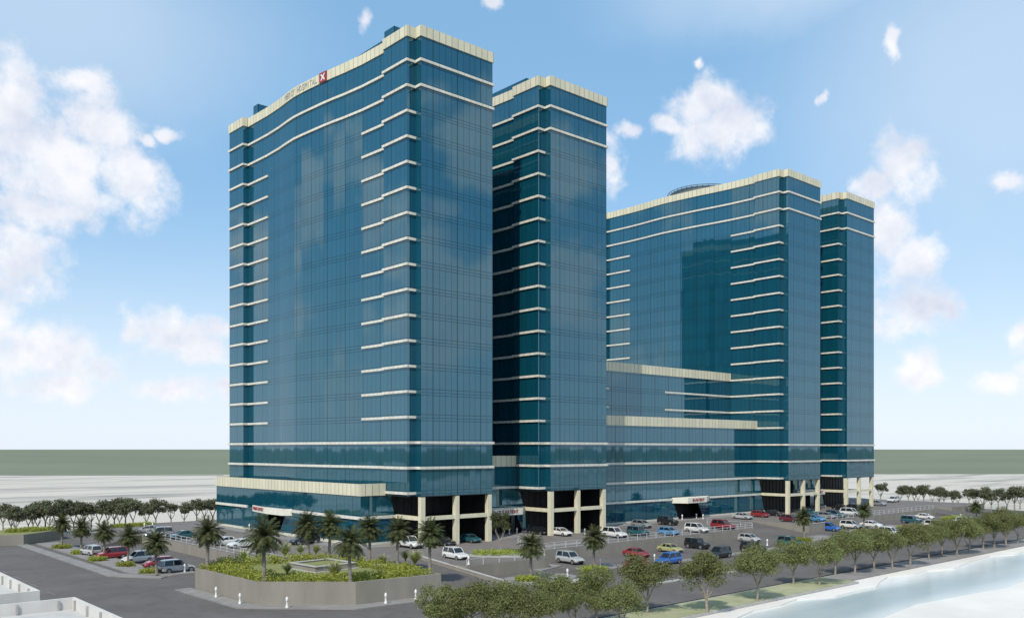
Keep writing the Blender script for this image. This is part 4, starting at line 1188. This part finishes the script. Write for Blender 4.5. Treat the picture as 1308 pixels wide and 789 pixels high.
car('suv', 'white', 1087, 658.5, PZ, -90, 'white car before the farthest tower columns', gt)
car('saloon', 'black', 1075, 651, PZ, -90, 'black saloon in the shade under the farthest tower, left one', gt)
car('saloon', 'black', 1091, 650, PZ, -90, 'black saloon in the shade under the farthest tower, right one', gt)
car('suv', 'silver', 728, 719, 0, -92, 'silver off-roader on the frontage road below the terrace wall', gf)
car('saloon', 'white', 750, 746.5, 0, 182, 'white saloon half hidden by the shore trees', gf)
car('saloon', 'red', 813, 710.5, 0, -88, 'red hatchback on the frontage road, above the other red one', gf)
car('hatch', 'red', 812, 725, 0, 180, 'red car half hidden by the shore trees', gf)
car('suv', 'blue', 853.5, 720, 0, 180, 'bright blue boxy hatchback facing left on the frontage road', gf)
car('saloon', 'olive', 856, 704.5, 0, -90, 'yellow-green saloon below the terrace wall', gf)
car('jeep', 'black', 890.5, 700, 0, -90, 'black boxy off-roader below the terrace wall right of the yellow-green saloon', gf)
car('suv', 'black', 918, 712, 0, 180, 'black off-roader facing left on the frontage road', gf)
car('hatch', 'silver', 957, 691.5, 0, -90, 'silver hatchback below the terrace wall before the middle ramp', gf)
car('jeep', 'black', 962, 705.5, 0, -90, 'black boxy off-roader behind the shore trees before the middle ramp', gf)
car('jeep', 'teal', 1009, 697.5, 0, -90, 'dark green boxy off-roader left of the palm before the third tower', gf)
car('suv', 'blue', 1059.5, 677.5, 0, -90, 'bright blue car on the frontage road before the third tower', gf)
car('suv', 'white', 1087, 674.5, 0, -90, 'white car directly right of the bright blue one on the frontage road', gf)
car('saloon', 'white', 1113, 673, 0, -90, 'white saloon behind the palm before the farthest tower', gf)
car('suv', 'white', 1137, 684, 0, -90, 'white off-roader nearest to the shore trees on the right', gf)
car('jeep', 'teal', 1164, 668, 0, -90, 'dark green boxy car on the far right frontage', gf)
car('saloon', 'white', 1181, 662.5, 0, -90, 'white car behind the dark green boxy one on the far right frontage', gf)
car('suv', 'white', 1195, 674, 0, -90, 'white car with dark tail half hidden by trees on the far right', gf)
car('saloon', 'white', 1227, 667.5, 0, 180, 'pale saloon, rightmost car on the frontage road', gf)
car('suv', 'white', 1141, 641, PZ, 182, 'white car farthest back on the terrace beside the far trees', gt)
car('saloon', 'grey', 1121, 645.5, PZ, -90, 'grey saloon right of the last column of the farthest tower', gt)

# ================================================================ SKY, SUN, CAMERA
sun_h = Vector((-.88, -.47)).normalized(); EL = radians(46)
to_sun = Vector((sun_h.x * cos(EL), sun_h.y * cos(EL), sin(EL)))
sl = bpy.data.lights.new('sun', 'SUN'); sl.energy = 3.4; sl.angle = radians(.5); sl.color = (1, .93, .82)
so = bpy.data.objects.new('sun', sl); COL.objects.link(so); so.rotation_euler = to_sun.to_track_quat('Z', 'Y').to_euler()

w = bpy.data.worlds.new('World'); sc.world = w; w.use_nodes = True; nt = w.node_tree
bg = nt.nodes['Background']; bg.inputs['Strength'].default_value = 0.15
sky = nd(nt, 'ShaderNodeTexSky', sky_type='NISHITA'); sky.sun_disc = False
sky.sun_elevation = EL; sky.sun_rotation = atan2(to_sun.x, to_sun.y)
sky.air_density = 1.0; sky.dust_density = 0.6; sky.ozone_density = 1.0; sky.altitude = 0
tc = nd(nt, 'ShaderNodeTexCoord'); dirv = tc.outputs['Generated']
sx = nd(nt, 'ShaderNodeSeparateXYZ'); nt.links.new(dirv, sx.inputs[0])
el = mth(nt, 'ARCSINE', mth(nt, 'MINIMUM', mth(nt, 'MAXIMUM', sx.outputs[2], -1.0), 1.0))
CAZ = atan2(U[1], V[1])           # azimuth of the view, from +Y towards +X
rx = mth(nt, 'SUBTRACT', mth(nt, 'MULTIPLY', sx.outputs[0], cos(CAZ)), mth(nt, 'MULTIPLY', sx.outputs[1], sin(CAZ)))
ry = mth(nt, 'ADD', mth(nt, 'MULTIPLY', sx.outputs[0], sin(CAZ)), mth(nt, 'MULTIPLY', sx.outputs[1], cos(CAZ)))
az = mth(nt, 'ARCTAN2', rx, ry)
noi = nd(nt, 'ShaderNodeTexNoise', i_Scale=9.0, i_Detail=9.0, i_Roughness=0.58); nt.links.new(dirv, noi.inputs['Vector'])
noi2 = nd(nt, 'ShaderNodeTexNoise', i_Scale=26.0, i_Detail=7.0, i_Roughness=0.62); nt.links.new(dirv, noi2.inputs['Vector'])
nsum = mth(nt, 'ADD', mth(nt, 'MULTIPLY', mth(nt, 'SUBTRACT', noi.outputs['Fac'], .5), 1.1), mth(nt, 'MULTIPLY', mth(nt, 'SUBTRACT', noi2.outputs['Fac'], .5), 1.9))
ae0 = nd(nt, 'ShaderNodeCombineXYZ'); nt.links.new(az, ae0.inputs[0]); nt.links.new(el, ae0.inputs[1])
wp = nd(nt, 'ShaderNodeTexNoise', i_Scale=11.0, i_Detail=6.0, i_Roughness=0.6); nt.links.new(dirv, wp.inputs['Vector'])
ae = nd(nt, 'ShaderNodeVectorMath', operation='MULTIPLY_ADD'); nt.links.new(wp.outputs['Color'], ae.inputs[0]); ae.inputs[1].default_value = (.056, .056, 0)
off_ = nd(nt, 'ShaderNodeVectorMath', operation='SUBTRACT'); nt.links.new(ae0.outputs[0], off_.inputs[0]); off_.inputs[1].default_value = (.028, .028, 0)
nt.links.new(off_.outputs[0], ae.inputs[2])
def sky_pos(px, py):
    x, z = (px - CX) / F, (HY - py) / F
    return atan2(x, 1), atan2(z, sqrt(1 + x * x)), 1 / (1 + x * x)
def blobs(L):
    best = None
    for (px, py, rx_, ry_) in L:
        a, e, k = sky_pos(px, py); ra = rx_ / F * k; re = ry_ / F * sqrt(k)
        n = nd(nt, 'ShaderNodeVectorMath', operation='MULTIPLY_ADD'); nt.links.new(ae.outputs[0], n.inputs[0])
        n.inputs[1].default_value = (1 / ra, 1 / re, 0); n.inputs[2].default_value = (-a / ra, -e / re, 0)
        ln = nd(nt, 'ShaderNodeVectorMath', operation='LENGTH'); nt.links.new(n.outputs[0], ln.inputs[0])
        best = ln.outputs['Value'] if best is None else mth(nt, 'MINIMUM', best, ln.outputs['Value'])
    return best
CL = [(65, 205, 95, 85), (20, 130, 60, 65), (125, 160, 70, 55), (170, 225, 55, 65), (110, 110, 60, 28), (215, 166, 20, 12), (190, 175, 22, 12), (-40, 180, 80, 110), (60, 270, 80, 40),
      (30, 335, 75, 55), (-30, 400, 70, 60), (60, 440, 90, 42), (120, 462, 60, 32), (75, 485, 75, 26), (225, 432, 95, 38), (250, 450, 60, 26), (165, 420, 28, 25), (205, 498, 75, 24), (285, 420, 40, 22), (290, 500, 30, 14),
      (461, 28, 17, 20), (626, 8, 14, 12), (915, 158, 72, 58), (900, 135, 45, 38), (945, 165, 50, 40), (852, 160, 34, 18), (803, 170, 18, 12), (895, 88, 8, 7), (1140, 52, 14, 26), (780, 215, 20, 42),
      (1160, 215, 48, 46), (1120, 245, 38, 30), (1140, 300, 40, 55), (1165, 340, 45, 45), (1160, 400, 80, 42), (1200, 395, 50, 25), (1168, 470, 38, 32), (1100, 420, 50, 30),
      (1298, 232, 30, 22), (1275, 488, 45, 22), (1312, 420, 22, 30), (1340, 480, 50, 30), (1400, 300, 60, 60), (-180, 300, 90, 90), (1500, 420, 90, 60), (1052, 130, 7, 14)]
dist = blobs(CL)
fld = mth(nt, 'ADD', mth(nt, 'SUBTRACT', 1.0, dist), nsum)
r1_ = nd(nt, 'ShaderNodeMapRange', interpolation_type='SMOOTHSTEP'); r1_.inputs[1].default_value = -.05; r1_.inputs[2].default_value = .75; nt.links.new(fld, r1_.inputs[0])
# clouds in the half of the sky behind the viewer (what the glass mirrors)
back = nd(nt, 'ShaderNodeMapRange', interpolation_type='SMOOTHSTEP'); back.inputs[1].default_value = .66; back.inputs[2].default_value = .48; nt.links.new(ry, back.inputs[0])
bn = nd(nt, 'ShaderNodeTexNoise', i_Scale=3.6, i_Detail=6.0, i_Roughness=0.5)
bm_ = nd(nt, 'ShaderNodeMapping'); bm_.inputs['Scale'].default_value = (1, 1, 1.6); bm_.inputs['Location'].default_value = (3.1, .4, 0)
nt.links.new(dirv, bm_.inputs[0]); nt.links.new(bm_.outputs[0], bn.inputs['Vector'])
rb = nd(nt, 'ShaderNodeMapRange', interpolation_type='SMOOTHSTEP'); rb.inputs[1].default_value = .52; rb.inputs[2].default_value = .585; nt.links.new(bn.outputs['Fac'], rb.inputs[0])
bcl = mth(nt, 'MULTIPLY', mth(nt, 'MULTIPLY', rb.outputs[0], back.outputs[0]), .95)
mask = mth(nt, 'MAXIMUM', mth(nt, 'MULTIPLY', r1_.outputs[0], .88), bcl)
# thin high veil at the two upper corners, and pale air near the horizon
veil = blobs([(60, 20, 420, 170), (1290, 90, 430, 330), (1000, -30, 300, 90)])
rv_ = nd(nt, 'ShaderNodeMapRange', interpolation_type='SMOOTHSTEP'); rv_.inputs[1].default_value = 1.1; rv_.inputs[2].default_value = .1; nt.links.new(veil, rv_.inputs[0])
hz = nd(nt, 'ShaderNodeMapRange', interpolation_type='SMOOTHSTEP'); hz.inputs[1].default_value = .36; hz.inputs[2].default_value = -.02; nt.links.new(el, hz.inputs[0])
SB = 0.15
def col(c): return tuple(x / SB for x in c)
skyb = mixc(nt, .62, sky.outputs[0], col((.24, .50, .78)))
skyc = mixc(nt, mth(nt, 'MULTIPLY', mth(nt, 'POWER', hz.outputs[0], 1.8), .80), skyb, col((.83, .88, .95)))
skyc = mixc(nt, mth(nt, 'MULTIPLY', rv_.outputs[0], .45), skyc, col((.72, .82, .93)))
sh_ = nd(nt, 'ShaderNodeMapRange'); sh_.inputs[1].default_value = .1; sh_.inputs[2].default_value = .9; nt.links.new(fld, sh_.inputs[0])
lo_ = nd(nt, 'ShaderNodeTexNoise', i_Scale=7.0, i_Detail=5.0); nt.links.new(dirv, lo_.inputs['Vector'])
up_ = nd(nt, 'ShaderNodeVectorMath', operation='ADD'); nt.links.new(dirv, up_.inputs[0]); up_.inputs[1].default_value = (-.008, -.004, .022)
nb_ = nd(nt, 'ShaderNodeTexNoise', i_Scale=9.0, i_Detail=9.0, i_Roughness=0.58); nt.links.new(up_.outputs[0], nb_.inputs['Vector'])
rel = mth(nt, 'MULTIPLY_ADD', mth(nt, 'SUBTRACT', nb_.outputs['Fac'], noi.outputs['Fac']), 4.0, .42)
rel = mth(nt, 'MINIMUM', mth(nt, 'MAXIMUM', rel, 0.0), 1.0)
cc = mixc(nt, mth(nt, 'MULTIPLY', mth(nt, 'ADD', mth(nt, 'MULTIPLY', sh_.outputs[0], .35), .65), rel), col((.93, .92, .94)), col((.64, .67, .78)))
fin = mixc(nt, mask, skyc, cc)
nt.links.new(fin, bg.inputs['Color'])

cd = bpy.data.cameras.new('camera'); co = bpy.data.objects.new('camera', cd); COL.objects.link(co)
co.location = (CAM[0], CAM[1], CH); co.rotation_euler = (pi / 2, 0, -CAZ)
cd.sensor_width = 36; cd.lens = 36 * F / 1308; cd.shift_y = (HY - 394.5) / 1308; cd.clip_end = 60000; cd.clip_start = .5
sc.camera = co
sc.view_settings.view_transform = 'Standard'; sc.view_settings.look = 'None'; sc.view_settings.exposure = 0.15; sc.view_settings.gamma = 1
sc.cycles.max_bounces = 6; sc.cycles.transparent_max_bounces = 6; sc.cycles.glossy_bounces = 4; sc.cycles.diffuse_bounces = 2
